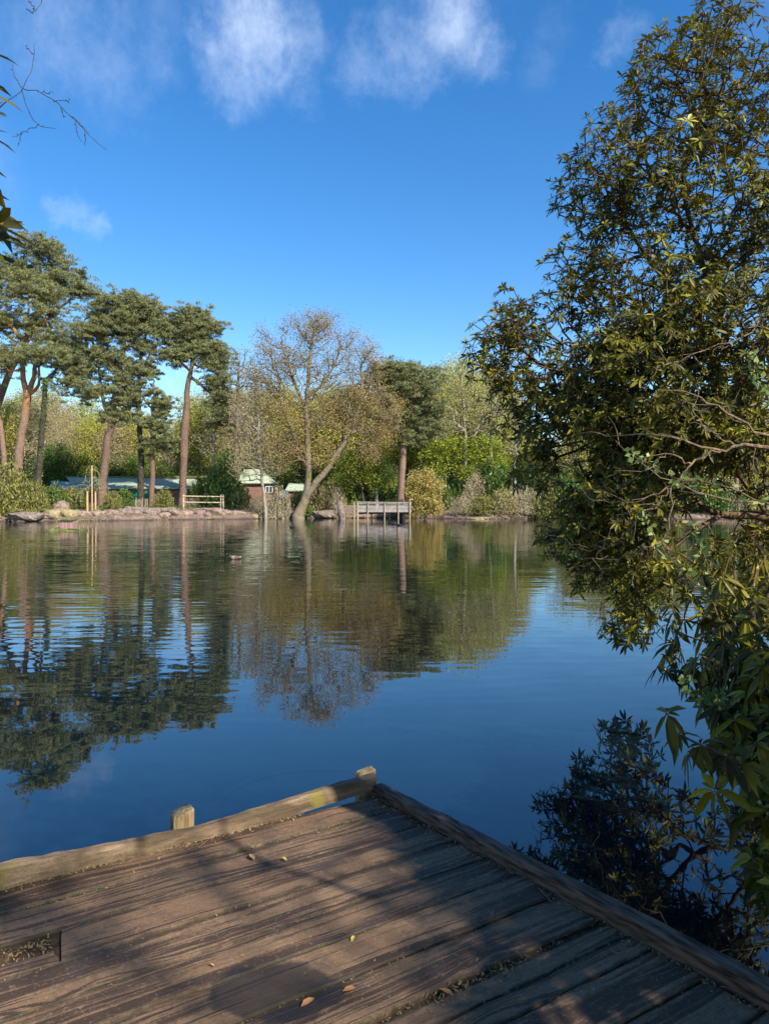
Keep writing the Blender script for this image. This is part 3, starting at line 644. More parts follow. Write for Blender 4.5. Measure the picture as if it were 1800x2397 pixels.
pine('slim pine with broken crooked top, little foliage, third trunk before the shed', 74.5, [(355, 1165, 13), (357, 1080, 12), (360, 1000, 11), (358, 950, 10), (366, 925, 10), (358, 905, 5), (362, 890, 3)],
     [[(359, 960, 5), (345, 945, 4), (335, 930, 3)]],
     [(375, 950, 26, 18), (385, 975, 18, 14), (378, 1010, 24, 20), (350, 995, 20, 16), (385, 1045, 26, 20), (350, 1050, 14, 20), (365, 925, 12, 8)], 52, 16, M['pine'], M['pine_bark'], pad=.5)
pine('pine with a twin pinkish trunk standing over the split rail fence', 75.5, [(427, 1165, 18), (430, 1100, 17), (432, 1010, 22), (436, 960, 15), (440, 900, 12), (450, 850, 9), (456, 790, 6), (455, 760, 4)],
     [[(428, 1090, 8), (422, 1040, 8), (430, 990, 7)], [(446, 870, 7), (425, 850, 5), (405, 840, 4)], [(444, 880, 8), (470, 900, 6), (500, 930, 4), (515, 990, 4)]],
     [(450, 755, 48, 26), (485, 785, 35, 28), (435, 800, 50, 28), (480, 830, 50, 28), (410, 840, 38, 22), (500, 860, 32, 22), (505, 900, 28, 22), (515, 940, 22, 20), (430, 775, 30, 20), (510, 985, 20, 25)], 170, 17, M['pine'], M['pine_bark'], ivy=((1120, 1180), 250, .3))
pine('bare leaning pink pine trunk at the extreme left edge of the picture', 78, [(12, 1120, 13), (4, 1020, 12), (-8, 930, 10), (-30, 850, 7)], [], [(-50, 830, 50, 40), (-30, 900, 25, 15)], 40, 18, M['pine'], M['pine_orange'])
pine('broad round-topped pine with a pink trunk behind the far jetty', 73, [(938, 1182, 18), (939, 1130, 16), (942, 1080, 16), (945, 1010, 14), (948, 960, 10), (955, 910, 6), (952, 880, 4)],
     [[(944, 1010, 7), (930, 990, 5), (915, 960, 4)], [(948, 960, 6), (975, 930, 5), (1000, 920, 3)]],
     [(930, 875, 55, 22), (980, 890, 45, 25), (900, 900, 38, 20), (960, 925, 70, 28), (1000, 960, 40, 25), (950, 985, 55, 25), (915, 945, 35, 20), (1010, 1010, 32, 20), (960, 1030, 35, 14), (930, 1010, 25, 15)], 170, 19, M['pine'], M['pine_orange'])
pine('dark pine half hidden behind the leaning oak', 84, [(800, 1170, 12), (805, 1000, 10), (815, 920, 6)], [], [(830, 930, 35, 25), (800, 960, 40, 25), (770, 985, 30, 25), (840, 975, 40, 30)], 60, 20, M['pine'], M['dark_bark'])

# --- the oak and its neighbours
rng = np.random.default_rng(31)
P, r_ = ground_trunk(*trunk_px([(698, 1208, 30), (714, 1170, 20), (722, 1120, 14), (720, 1040, 11), (718, 960, 10), (722, 880, 8), (728, 820, 6), (735, 770, 4)], 70, 26, .03, rng))
tr = [(P, r_), trunk_px([(716, 1168, 16), (735, 1135, 16), (755, 1112, 15), (790, 1060, 11), (812, 1025, 10), (835, 970, 8), (848, 900, 5)], 70, 16, .04, rng),
      trunk_px([(720, 1060, 7), (690, 1020, 6), (665, 960, 4), (650, 880, 3)], 70, 12, .05, rng), trunk_px([(848, 905, 5), (845, 860, 4), (865, 820, 3)], 70, 8, .05, rng), trunk_px([(720, 930, 6), (760, 890, 5), (785, 850, 4), (800, 810, 3)], 70, 12, .05, rng),
      trunk_px([(812, 1020, 7), (860, 1000, 5), (900, 1005, 3)], 70, 8, .05, rng), trunk_px([(719, 960, 7), (690, 900, 5), (670, 840, 3)], 70, 10, .05, rng)]
ob = [(715, 775, 70, 50), (750, 760, 55, 40), (655, 850, 60, 60), (700, 850, 80, 60), (815, 825, 60, 65), (868, 850, 36, 55), (615, 800, 30, 40), (605, 890, 40, 50), (780, 900, 80, 55), (860, 930, 80, 40), (900, 960, 50, 40), (890, 1010, 60, 35), (640, 930, 60, 60), (700, 970, 80, 60), (800, 980, 70, 50), (660, 1050, 60, 50), (870, 1050, 40, 35), (740, 1060, 60, 40)]
tg = blob_pts([(b[0], b[1], 70, b[2], b[3]) for b in ob], 7200, rng, 2.2); nz = np.sin(tg[:, 0] * 1.9 + tg[:, 2] * .7) * np.sin(tg[:, 2] * 2.1 + tg[:, 1]) + .5 * np.sin(tg[:, 0] * 4.1 + tg[:, 1] * 2) * np.sin(tg[:, 2] * 3.7); tg = tg[nz + rng.normal(0, .3, len(tg)) > -.1]
tree('oak_tree', 'big oak leaning over the water with bare twisting limbs and orange-brown buds', 'oak tree', tr, tg, M['oak_bark'], M['oak_leaf'], rng, .6, .0135, .39, .3, .17, .04, 15, .11, .7, lvar=lambda C: .75 - (C[:, 2] - 4) / 22 + np.sin(C[:, 0] * 1.7 + C[:, 2]) * .2 + rng.normal(0, .15, len(C)))
def sapling(label, Yd, trunk, blobs, n, seed, bark, leaf, name='tree', cat='tree', extra=(), dy=None, **kw):
    rng = np.random.default_rng(seed); P, r_ = ground_trunk(*trunk_px(trunk, Yd, 20, .04, rng)); tr = [(P, r_)] + [trunk_px(e, Yd, 10, .04, rng) for e in extra]
    tg = blob_pts([(b[0], b[1], Yd, b[2], b[3], dy) for b in blobs], n, rng, 2.4)
    return tree(name, label, cat, tr, tg, bark, leaf, rng, **kw)
sapling('slender pale tree left of the leaning oak, fawn twigs with ochre buds', 70, [(622, 1206, 8), (612, 1110, 6), (605, 1020, 5), (600, 920, 4), (596, 850, 2)], [(600, 890, 45, 55), (590, 960, 65, 55), (610, 1030, 70, 50), (580, 1090, 55, 40), (640, 1080, 40, 40)], 1500, 32, M['pale_bark'], M['ochre_leaf'], seg=.7, rt=.011, nleaf=4, lsize=.11, lspread=.5, wob=.1, lift=.03)
sapling('tall bare brown tree rising behind the slender pale one', 84, [(550, 1170, 9), (552, 1050, 7), (556, 940, 5), (560, 850, 3)], [(560, 850, 40, 45), (540, 900, 45, 50), (590, 900, 40, 50), (545, 980, 55, 60), (600, 1000, 40, 50)], 1100, 33, M['brown_bark'], M['ochre_leaf'], seg=.8, rt=.014, nleaf=3, lsize=.13)
sapling('bare pale tree beside the right-hand pine of the row', 88, [(505, 1160, 8), (500, 1040, 6), (505, 940, 5), (520, 860, 3)], [(525, 870, 30, 40), (500, 930, 40, 50), (535, 950, 35, 50), (490, 1030, 50, 50)], 800, 34, M['pale_bark'], M['ochre_leaf'], seg=.8, rt=.014, nleaf=2, lsize=.12)
sapling('tall fawn tree with yellowish buds at the right behind the path', 86, [(1085, 1150, 9), (1090, 1040, 7), (1085, 950, 5), (1080, 880, 3)], [(1060, 900, 50, 50), (1110, 900, 55, 55), (1080, 970, 75, 60), (1150, 960, 50, 70), (1040, 970, 30, 50)], 1700, 35, M['pale_bark'], M['olive_leaf'], seg=.8, rt=.013, nleaf=6, lsize=.14, lspread=.5)
sapling('second fawn tree right of the tall one, pale upright limbs', 90, [(1150, 1150, 9), (1150, 1040, 7), (1160, 950, 5)], [(1150, 900, 40, 50), (1180, 950, 60, 60), (1140, 1000, 60, 60)], 1200, 36, M['pale_bark'], M['olive_leaf'], seg=.8, rt=.013, nleaf=5, lsize=.14, lspread=.5)
sapling('lime-green maple in fresh leaf above the yellow shrub', 78, [(1035, 1175, 8), (1040, 1130, 7), (1048, 1100, 6), (1060, 1060, 4), (1080, 1030, 3)], [(1060, 1040, 60, 18), (1035, 1095, 50, 15), (1100, 1065, 50, 15), (1135, 1040, 45, 18), (1090, 1105, 35, 14), (1160, 1080, 35, 14), (1020, 1065, 40, 14)], 620, 37, M['dark_bark'], M['lime_leaf'], name='maple_tree', seg=.7, rt=.011, nleaf=13, lsize=.2, lspread=.55, lup=1.2)
sapling('small bright green tree between the oak and the pink pine', 76, [(850, 1175, 6), (845, 1130, 5), (838, 1100, 4)], [(820, 1080, 45, 28), (870, 1090, 45, 30), (845, 1120, 50, 22), (890, 1125, 35, 25), (800, 1125, 35, 28)], 520, 38, M['dark_bark'], M['lime_leaf'], seg=.7, rt=.011, nleaf=12, lsize=.18, lspread=.55, lup=.8)
sapling('grey straight bare trunk standing beside the far jetty', 77, [(882, 1180, 9), (881, 1120, 8), (884, 1060, 6), (880, 1000, 3)], [(880, 1010, 40, 40), (870, 1060, 40, 30)], 420, 39, M['pale_bark'], M['ochre_leaf'], seg=.8, rt=.013, nleaf=4, lsize=.13)
sapling('thin white-barked birch against the wood right of the path', 80, [(1206, 1150, 8), (1205, 1090, 7), (1208, 1040, 5), (1212, 960, 3)], [(1210, 980, 35, 50), (1200, 1040, 40, 30)], 420, 40, M['pale_bark'], M['olive_leaf'], name='birch_tree', cat='birch tree', seg=.7, rt=.011, nleaf=4, lsize=.12)
sapling('orange-trunked pine on the far bank seen through the rhododendron', 84, [(1725, 1190, 10), (1722, 1080, 9), (1725, 980, 6)], [(1720, 960, 60, 50)], 300, 41, M['pine_orange'], M['pine'], name='pine_tree', cat='pine tree', seg=.8, rt=.02, nleaf=30, lsize=.25, lspread=.9)
for k_, (px_, top_, sd) in enumerate([(1330, 960, 42), (1420, 930, 43), (1560, 960, 44), (1660, 990, 45), (1800, 940, 46)]):
    sapling(['first', 'second', 'third', 'fourth', 'fifth'][k_] + ' of the loose olive-budded trees showing through the rhododendron, counted from the path', 88, [(px_, 1165, 9), (px_ + 3, 1080, 7), (px_ - 4, top_ + 30, 4)], [(px_, top_ + 40, 50, 45), (px_ - 20, top_ + 90, 60, 45), (px_ + 30, top_ + 110, 50, 50)], 700, sd, M['brown_bark'], M['olive_leaf'], group='trees seen through the rhododendron', seg=.9, rt=.014, nleaf=6, lsize=.17, lspread=.6)

# --- woodland behind: templates, copied
def template(kind, seed):
    rng = np.random.default_rng(seed); H = {'bare': 13, 'olive': 12, 'ivy': 9, 'holly': 7, 'ochre': 13}[kind]
    pts = spline(np.array([(0, 0, -.3), (rng.normal(0, .2), rng.normal(0, .2), H * .3), (rng.normal(0, .5), rng.normal(0, .5), H * .6), (rng.normal(0, .7), rng.normal(0, .7), H * .92)]), 18); rr = np.linspace(.17, .03, 18)
    n = {'bare': 700, 'olive': 800, 'ivy': 300, 'holly': 420, 'ochre': 750}[kind]; wd_ = {'bare': 2.8, 'olive': 3.0, 'ivy': 1.3, 'holly': 2.4, 'ochre': 3.0}[kind]
    d = rdir(rng, n); q = d * rng.random((n, 1)) ** .42; q = q * np.array([wd_, wd_, H * (.36 if kind != 'holly' else .46)]) + np.array([0, 0, H * (.64 if kind != 'holly' else .5)])
    if kind == 'ivy': q = np.stack([rng.normal(0, .75, n), rng.normal(0, .75, n), rng.uniform(.3, H * .95, n)], 1)
    q += np.sin(q[:, ::-1] * 1.3) * .35
    P, par, fr, tips = grow([(pts, rr)], q, .9, rng, .25, 0, .13, .04); rad = radii(par, fr, tips, .013, .45, cap=.11)
    nl, ls, lf = {'bare': (8, .13, M['ochre_leaf']), 'olive': (18, .17, M['olive_leaf']), 'ivy': (24, .2, M['ivy_leaf']), 'holly': (22, .18, M['dark_leaf']), 'ochre': (14, .15, M['straw'])}[kind]
    src = P[18:]; idx = rng.integers(0, len(src), n * nl); V, Q, va = bits(src[idx] + rng.normal(size=(n * nl, 3)) * .33, rng, ls, .65, .3)
    return P, par, rad, (V, Q, va, lf), {'bare': M['pale_bark'], 'olive': M['brown_bark'], 'ivy': M['dark_bark'], 'holly': M['dark_bark'], 'ochre': M['pale_bark']}[kind]
TPL = {}
LAB = {'bare': ('woodland_tree', 'bare pale-twigged tree in the wood behind the far bank', 'tree', 'bare trees of the wood behind'),
       'olive': ('woodland_tree', 'olive-green leafing tree in the wood behind the far bank', 'tree', 'olive trees of the wood behind'),
       'ochre': ('woodland_tree', 'straw-brown twiggy tree in the wood behind the far bank', 'tree', 'straw-brown trees of the wood behind'),
       'ivy': ('ivy_clad_tree', 'narrow ivy-covered tree standing in the wood behind the shed and path', 'tree', 'ivy-clad trees of the wood'),
       'holly': ('holly_tree', 'dark evergreen holly in the understorey of the far wood', 'tree', 'hollies of the wood behind')}
ZN = [(60, 'at the left edge of the picture'), (200, 'behind the left-hand pines'), (330, 'above the left half of the shed roof'), (480, 'above the right half of the shed roof'), (600, 'left of the slender pale tree'), (700, 'behind the brick house and oak'), (800, 'right behind the oak'),
      (960, 'behind the far jetty'), (1080, 'behind the yellow shrub and maple'), (1230, 'above the path and its long paling fence'), (1500, 'glimpsed through the left of the rhododendron'), (9999, 'glimpsed through the right of the rhododendron')]
def place(kind, var, x, y, rz, s, sz=None, row=None):
    key = (kind, var); nm, lb, ct, gp = LAB[kind]; q_ = 900 + x / y * F
    lb = lb.split(' in the')[0].split(' standing')[0] + ' ' + next(z_ for m_, z_ in ZN if q_ < m_) + (', ' + ['front rank', 'second rank', 'third rank', 'rear rank'][row] + ' of the wood' if row is not None else ', at the wood\'s edge')
    loc = (x, y, gz(x, y) - .1)
    if key not in TPL:
        P, par, rad, (V, Q, va, lf), bk = template(kind, 100 + var * 7 + sum(map(ord, kind))); o = empty(nm, loc, lb, ct, gp, rz)
        skel_mesh('trunk', P, par, rad, bk, o, (0, 0, 0)); mesh('crown', V, Q, None, lf, o, var=va); TPL[key] = o
    else:
        src = TPL[key]; o = src.copy(); COL.objects.link(o); o.location = loc; o.rotation_euler = (0, 0, rz)
        for c in src.children: d = c.copy(); COL.objects.link(d); d.parent = o
    tag(o, lb)
    o.scale = (s, s, sz or s)
    return o
rw = np.random.default_rng(77)
def topz(x, y): # height of the wood along the bank, measured from the picture
    px = 900 + x / y * F; py = np.interp(px, [-300, 0, 120, 200, 330, 390, 440, 520, 640, 760, 900, 1000, 1060, 1160, 1250, 1290, 1360, 1500, 1700, 2100], [895, 900, 905, 930, 965, 985, 940, 890, 900, 910, 920, 880, 835, 870, 1000, 1060, 950, 940, 960, 940])
    return CAM_H + (1165 - py) * y / F
HT = {'bare': 13, 'olive': 12, 'ivy': 9, 'holly': 7, 'ochre': 13}
for row, (yy, step) in enumerate([(94, 3.1), (101, 3.3), (109, 3.6), (118, 4.2)]):
    x = -yy * .56
    while x < yy * .56:
        x += step * rw.uniform(.75, 1.25); y = yy + rw.uniform(-2.5, 2.5); px = 900 + x / y * F
        if row == 0 and 590 < px < 730: continue
        kind = rw.choice(['bare', 'olive', 'ochre', 'olive', 'holly'] if row < 2 else ['bare', 'olive', 'ochre', 'olive', 'ochre']); h = (topz(x, y) - gz(x, y)) * rw.uniform(.78, 1.08)
        if kind == 'holly': h = rw.uniform(4.5, 7.5)
        s = max(.45, h / HT[kind]); place(kind, int(rw.integers(0, 2)), x, y, rw.uniform(0, 6.28), min(s, 1.25), s, row)
x = -72.
while x < 72: place('holly', int(rw.integers(0, 2)), x, 127 + rw.uniform(-2, 2), rw.uniform(0, 6), 1.0, 1.0, 3); x += 3.4
for px, yy, s in [(140, 91, 1.0), (182, 92, .85), (530, 84, .9), (1150, 84, .8), (1175, 82, .7), (330, 92, .8)]:
    x = (px - 900) / F * yy; place('ivy', 0, x, yy, px * .7, s * .9, s * .8)
for px, yy, s in [(255, 92, .8), (300, 93, .85), (600, 97, .95), (690, 96, .9), (760, 92, .8), (1110, 84, .75), (1140, 80, .6), (1015, 86, .7), (900, 88, .8), (460, 90, .8), (20, 84, .8), (-60, 82, .8), (1235, 84, .7), (1300, 84, .7), (1480, 84, .6)]:
    x = (px - 900) / F * yy; place('holly', px % 2, x, yy, px * .7, s, s)

# --- shrubs: one template per kind, copies of it
def shrub_tpl(leaf, bark, n, nl, ls, seed, arch=.2):
    rng = np.random.default_rng(seed); q = rdir(rng, n); q[:, 2] = np.abs(q[:, 2]); q *= rng.random((n, 1)) ** .4; q = q * np.array([1, 1, 1.0]) + np.array([0, 0, .05]); q[:, :2] *= 1 + .15 * np.sin(np.arctan2(q[:, 1], q[:, 0]) * 3)[:, None]
    b = [(np.array([(0, 0, -.15), (0, 0, 0.05), (.02, 0, .15)]), np.array([.03, .03, .025]))]
    P, par, fr, tips = grow(b, q, .18, rng, .5, 0, .12, .05); rad = radii(par, fr, tips, .005, .4, cap=.03)
    src = P[3:]; idx = rng.integers(0, len(src), n * nl); V, Q, va = bits(src[idx] + rng.normal(size=(n * nl, 3)) * .06, rng, ls, .6, .4)
    return P, par, rad, V, Q, va, leaf, bark
M['olive_shrub'] = leafmat('olive_shrub_leaf', [(0, (.06, .07, .015)), (.5, (.17, .18, .035)), (1, (.33, .31, .06))], .5, .25)
STP = {'olive': (M['olive_shrub'], M['brown_bark'], 420, 9, .085, 1), 'twiggy': (M['straw'], M['pale_bark'], 520, 4, .06, 2), 'green': (M['green_leaf'], M['dark_bark'], 360, 14, .10, 3), 'bramble': (M['ochre_leaf'], M['brown_bark'], 460, 7, .07, 4), 'dark': (M['dark_leaf'], M['dark_bark'], 360, 15, .10, 5), 'ivy': (M['ivy_leaf'], M['dark_bark'], 340, 14, .10, 6)}
SH = {}
def shrub(kind, label, group, px, Yd, wpx, top_py, rz=0.):
    """a shrub whose foot is on the ground; half width in px, top edge in px"""
    p = GP(px, Yd); sx = wpx * Yd / F; sz = max(.4, (W(0, top_py, Yd)[2] - p[2]))
    if kind not in SH:
        P, par, rad, V, Q, va, lf, bk = shrub_tpl(*STP[kind]); o = empty('shrub', tuple(p), label, 'shrub', group, rz)
        skel_mesh('stems', P, par, rad, bk, o, (0, 0, 0)); mesh('foliage', V, Q, None, lf, o, var=va); SH[kind] = o
    else:
        src = SH[kind]; o = src.copy(); COL.objects.link(o); o.location = tuple(p); o.rotation_euler = (0, 0, rz); tag(o, label, 'shrub', group)
        for c in src.children: d = c.copy(); COL.objects.link(d); d.parent = o
    o.scale = (sx, sx * .9, sz); return o
sapling('tall yellow-leaved shrub at the water between the far jetty and the path', 69.6, [(995, 1212, 5), (994, 1180, 4), (992, 1140, 3)], [(985, 1125, 34, 26), (1010, 1140, 28, 30), (975, 1160, 32, 32), (1000, 1175, 34, 30), (978, 1195, 30, 18), (1015, 1190, 22, 22), (1000, 1115, 18, 16), (965, 1135, 16, 18)], 620, 47, M['brown_bark'], M['yellow_leaf'], name='shrub', cat='shrub', group='shrubs along the far bank', seg=.4, rt=.007, nleaf=22, lsize=.15, lspread=.35, alpha=.5)
for i_, (k, lb, px, Yd, wp, tp) in enumerate([
    ('olive', 'big yellow-green shrub at the left edge of the far bank', 20, 64, 55, 1085), ('olive', 'lower yellow-green shrub right beside the big one at the left edge', 80, 64.5, 38, 1125),
    ('dark', 'dark bush at the foot of the ivy-wrapped pine', 130, 67, 32, 1135), ('olive', 'olive bush in front of the left end of the shed', 160, 70, 32, 1140), ('green', 'green bush between the paling fence and the young willow', 185, 71, 22, 1150),
    ('olive', 'olive bush right of the young willow', 262, 70.5, 24, 1150), ('green', 'leafy bush before the shed, just right of the leaning pine', 290, 72, 26, 1146), ('olive', 'yellowish bush before the shed right of the slim pines', 385, 72, 28, 1148),
    ('dark', 'dark bush directly behind the split rail fence', 462, 78, 26, 1125), ('green', 'green evergreen bush at the right end of the shed', 510, 77, 38, 1095), ('green', 'green rounded bush left of the brick building', 545, 76, 42, 1115),
    ('bramble', 'low brown bramble right of the split rail fence', 560, 76, 40, 1150), ('twiggy', 'twiggy straw shrub at the foot of the slender pale tree', 650, 71, 38, 1135), ('twiggy', 'bare twiggy shrub at the water left of the oak', 610, 72.2, 32, 1160),
    ('olive', 'olive bush behind the leaning oak trunk', 700, 78, 32, 1150), ('bramble', 'brown bramble under the oak, right of its trunk', 775, 75, 45, 1125), ('twiggy', 'pale bare shrub at the left post of the far jetty', 790, 72.8, 26, 1140),
    ('ivy', 'glossy green ivy clump at the waterline right of the oak foot', 722, 72.6, 16, 1185), ('green', 'green bush behind the far jetty, left part', 830, 77, 34, 1140), ('dark', 'dark bush under the pink-trunked pine', 905, 80, 36, 1130),
    ('dark', 'dark bush behind the yellow shrub', 1030, 76, 32, 1120), ('green', 'green bush above the left end of the pale paling fence', 1060, 79, 36, 1128), ('twiggy', 'bare grey shrub above the middle of the pale paling fence', 1115, 76, 40, 1105),
    ('green', 'green bush right of the bare grey shrub by the path', 1165, 76, 38, 1095), ('twiggy', 'straw hedge at the water, first clump right of the path', 1085, 70.6, 36, 1158), ('olive', 'olive hedge at the water, second clump right of the path', 1130, 70.8, 40, 1160),
    ('bramble', 'brown bramble at the water, third clump right of the path', 1180, 71, 42, 1145), ('twiggy', 'straw hedge at the water, fourth clump right of the path', 1230, 71, 42, 1135), ('olive', 'olive bush at the water, fifth clump right of the path', 1280, 71, 42, 1130),
    ('green', 'green bush at the water, sixth clump right of the path', 1335, 71, 42, 1120), ('olive', 'olive bush on the bank seen under the rhododendron limb', 1400, 71, 48, 1130), ('bramble', 'brown bush on the bank farther right under the rhododendron limb', 1480, 71, 48, 1135),
    ('olive', 'tall olive bush on the bank behind the rhododendron trunk', 1570, 70, 52, 1110), ('green', 'green bush on the bank near the right edge of the picture', 1660, 69.5, 52, 1125), ('twiggy', 'straw bush on the bank at the right edge of the picture', 1750, 69, 55, 1120),
    ('bramble', 'bramble on the left bank below the yellow-green shrub', 50, 63.8, 30, 1185), ('olive', 'low olive plant in front of the log', 275, 68.6, 14, 1178), ('ivy', 'small green plant hanging over the bank rocks', 345, 68.4, 12, 1195), ('ivy', 'small bright plant on the bank below the young willow', 238, 67.4, 12, 1192)]):
    shrub(k, lb, 'shrubs along the far bank', px, Yd, wp, tp, i_ * 1.3)
# ground cover along the back of the path
rc = np.random.default_rng(8); n = 16000; gx = rc.uniform(-46, 46, n); gy = np.interp(gx, bx, by) + 1.0 + np.abs(rc.normal(0, 1, n)) * 5 + 4.5
keep = (np.sin(gx * .9) + np.sin(gx * 2.3 + gy) + rc.normal(0, .8, n)) > -.5; gx, gy = gx[keep], gy[keep]; n = len(gx)
V, Q, va = bits(np.stack([gx, gy, land(gx, gy) + rc.uniform(0, .28, n)], 1), rc, .17, .5, .5)
tag(mesh('ground_cover', V, Q, None, M['green_leaf'], var=va), 'low green nettles and ivy covering the ground behind the path', 'ground cover', kind='stuff')
n = 26000; gx = rc.uniform(-46, 46, n); gy = np.interp(gx, bx, by) + rc.uniform(.6, 3.2, n); kp = np.sin(gx * 1.9) * np.sin(gx * .7 + 1) + rc.normal(0, .5, n) > 0; gx, gy = gx[kp], gy[kp]; n = len(gx)
V, Q, va = bits(np.stack([gx, gy, np.maximum(land(gx, gy), 0) + rc.uniform(0, .16, n)], 1), rc, .13, .3, .2)
tag(mesh('bank_debris', V, Q, None, M['straw'], var=va), 'dead leaves, twigs and dry stalks strewn along the edge of the far bank', 'debris', kind='stuff')

# --- the young weeping tree in its stakes
Yd = 67.5; rng = np.random.default_rng(51); base = GP(215, Yd)
yt = empty('young_willow', tuple(base), 'young weeping tree with yellow-green hanging twigs tied between stakes', 'young tree')
P = [base + np.array([0, 0, z]) for z in np.linspace(-.1, 4.1, 10)]; MB().tube(P, np.linspace(.035, .012, 10), 6).build('trunk', M['pale_bark'], yt, origin=base)
mb = MB(); lc = []
for i_ in range(26):
    a = rng.uniform(0, 6.28); z0 = rng.uniform(1.4, 4.0); L_ = rng.uniform(.5, 1.9) * (1.1 if z0 < 2.8 else .5)
    p = spline(np.array([base + (0, 0, z0), base + (math.cos(a) * L_ * .5, math.sin(a) * L_ * .5, z0 + .25), base + (math.cos(a) * L_, math.sin(a) * L_, z0 - .2), base + (math.cos(a) * L_ * 1.1, math.sin(a) * L_ * 1.1, max(.4, z0 - rng.uniform(.8, 1.6)))]), 12)
    mb.tube(p, np.linspace(.014, .005, 12), 4); lc.append(p[rng.integers(2, 12, 34)] + rng.normal(0, .05, (34, 3)))
mb.build('branches', M['pale_bark'], yt, origin=base); V, Q, va = bits(np.vstack(lc), rng, .11, .5, 0); mesh('foliage', V, Q, None, M['willow_leaf'], yt, var=va, origin=base)
for px, wd_, tp, lb in [(205, .13, 1150, 'orange wooden stake left of the young weeping tree, thickest of the three'), (216, .08, 1090, 'tall thin pale stake beside the stem of the young weeping tree'), (224, .10, 1150, 'yellowish wooden stake right of the young weeping tree')]:
    p = GP(px, Yd - .4); h = W(0, tp, Yd)[2] - p[2]; tag(MB().box((0, 0, h / 2 - .1), (wd_, wd_, h + .2), bev=.1).build('tree_stake', M['stake'], origin=(0, 0, 0)), lb, 'stake', 'stakes round the young tree').location = tuple(p)

# ------------------------------------------------------------------ built things on the far bank
def pxm(px, py, Yd): return W(px, py, Yd)
# long low shed
Yd = 86.0; s = Yd / F; x0, x1 = (150 - 900) * s, (478 - 900) * s; zt = W(0, 1118, Yd)[2]; ze = W(0, 1142, 82)[2]; zg = gz((x0 + x1) / 2, 82) - .1
sh = empty('shed', ((x0 + x1) / 2, Yd, zg), 'long low shed with a pale mossy green roof behind the pines', 'shed'); o = np.array(sh.location)
def quadslab(mb, A, B, C, D, th):
    P = np.array([A, B, C, D], float); n_ = np.cross(P[1] - P[0], P[3] - P[0]); n_ /= np.linalg.norm(n_); Q_ = P - n_ * th
    mb.add(np.vstack([P, Q_]), [(0, 1, 2, 3), (7, 6, 5, 4), (0, 4, 5, 1), (1, 5, 6, 2), (2, 6, 7, 3), (3, 7, 4, 0)])
b = MB(); quadslab(b, (x0 + 3, 82, ze), (x1 + .3, 82, ze + .02), (x1 - 1.2, 88, zt - .1), (x0 - .5, 88, zt + .1), .14); b.build('roof', M['roof'], sh, origin=o)
b = MB(); quadslab(b, (x0 + .5, 81.5, ze - .3), (x0 + 3.2, 81.6, ze - .1), (x0 + 1.4, 86, zt - .5), (x0 - 1.5, 86, zt - .35), .1); b.build('side_roof', M['roof_blue'], sh, origin=o)
b = MB(); b.box(((x0 + x1) / 2 - .4, 88.2, zt + .12), (x1 - x0 + .4, .5, .22), jit=.03); b.build('ridge_moss', M['mossy_wood'], sh, origin=o)
b = MB(); b.box(((x0 + x1) / 2 + 1, 85.5, (zg + ze) / 2 - .1), (x1 - x0 - 2.6, 6, ze - zg - .1)); b.build('wall', M['brick'], sh, origin=o)
for a_, c_ in ((312, 350), (436, 470)):
    b = MB(); b.box((((a_ + c_) / 2 - 900) * 82.4 / F, 82.45, zg + (ze - zg) * .5), ((c_ - a_) * 82.4 / F, .12, (ze - zg) * .86)); tag(b.build('panel', M['wallgreen'], sh, origin=o), 'bright green painted boarding')
b = MB(); b.box(((342 - 900) * 82.3 / F, 82.36, ze - .45), (.3, .04, .3)); tag(b.build('notice', M['white'], sh, origin=o), 'small white notice on the green boarding')
for a_ in (258, 282):
    b = MB(); b.box(((a_ - 900) * 82.4 / F, 82.44, ze - .8), (.85, .08, .75)); w_ = b.build('window', M['white'], sh, origin=o)
    b = MB(); b.box(((a_ - 900) * 82.4 / F, 82.41, ze - .8), (.68, .07, .58)); b.build('pane', M['glass'], w_, origin=o)
b = MB(); b.box(((160 - 900) * 83 / F, 84, zg + .9), (3.2, .4, 2.1), jit=.01); tag(b.build('wall', M['brick'], origin=(0, 0, 0)), 'old pinkish brick wall left of the shed', 'wall')
# brick house with chimney and its outbuilding
Yd = 92.0; s = Yd / F
hx0, hx1 = (560 - 900) * s, (641 - 900) * s; za = W(0, 1098, Yd)[2]; zb = W(0, 1131, 90)[2]; zg = gz(hx0, Yd) - .2; o = np.array([(hx0 + hx1) / 2, Yd, zg])
ho = empty('brick_house', tuple(o), 'brick house with a pale green roof behind the slender tree', 'house')
b = MB(); b.box(((hx0 + hx1) / 2, 92.5, (zg + zb) / 2), (hx1 - hx0 - .3, 4.6, zb - zg)); b.build('wall', M['brick'], ho, origin=o)
b = MB(); quadslab(b, (hx0 - .2, 89.8, zb), (hx1 + .2, 89.8, zb), (hx1 - 1.9, 92.6, za), (hx0 + .6, 92.6, za), .12); quadslab(b, (hx1 + .2, 89.8, zb), (hx1 + .2, 95.2, zb), (hx1 - 1.9, 92.8, za), (hx1 - 1.9, 92.6, za), .12); b.build('roof', M['roof'], ho, origin=o)
b = MB(); b.box(((630 - 900) * 90 / F, 90.15, zb - .75), (.9, .1, .8)); w_ = b.build('window', M['white'], ho, origin=o); b = MB(); b.box(((630 - 900) * 90 / F - .2, 90.11, zb - .75), (.3, .08, .66)); b.box(((630 - 900) * 90 / F + .2, 90.11, zb - .75), (.3, .08, .66)); b.build('pane', M['glass'], w_, origin=o)
cx = (655 - 900) * 98 / F; zc = W(0, 1083, 98)[2]; zg2 = gz(cx, 98) - .2
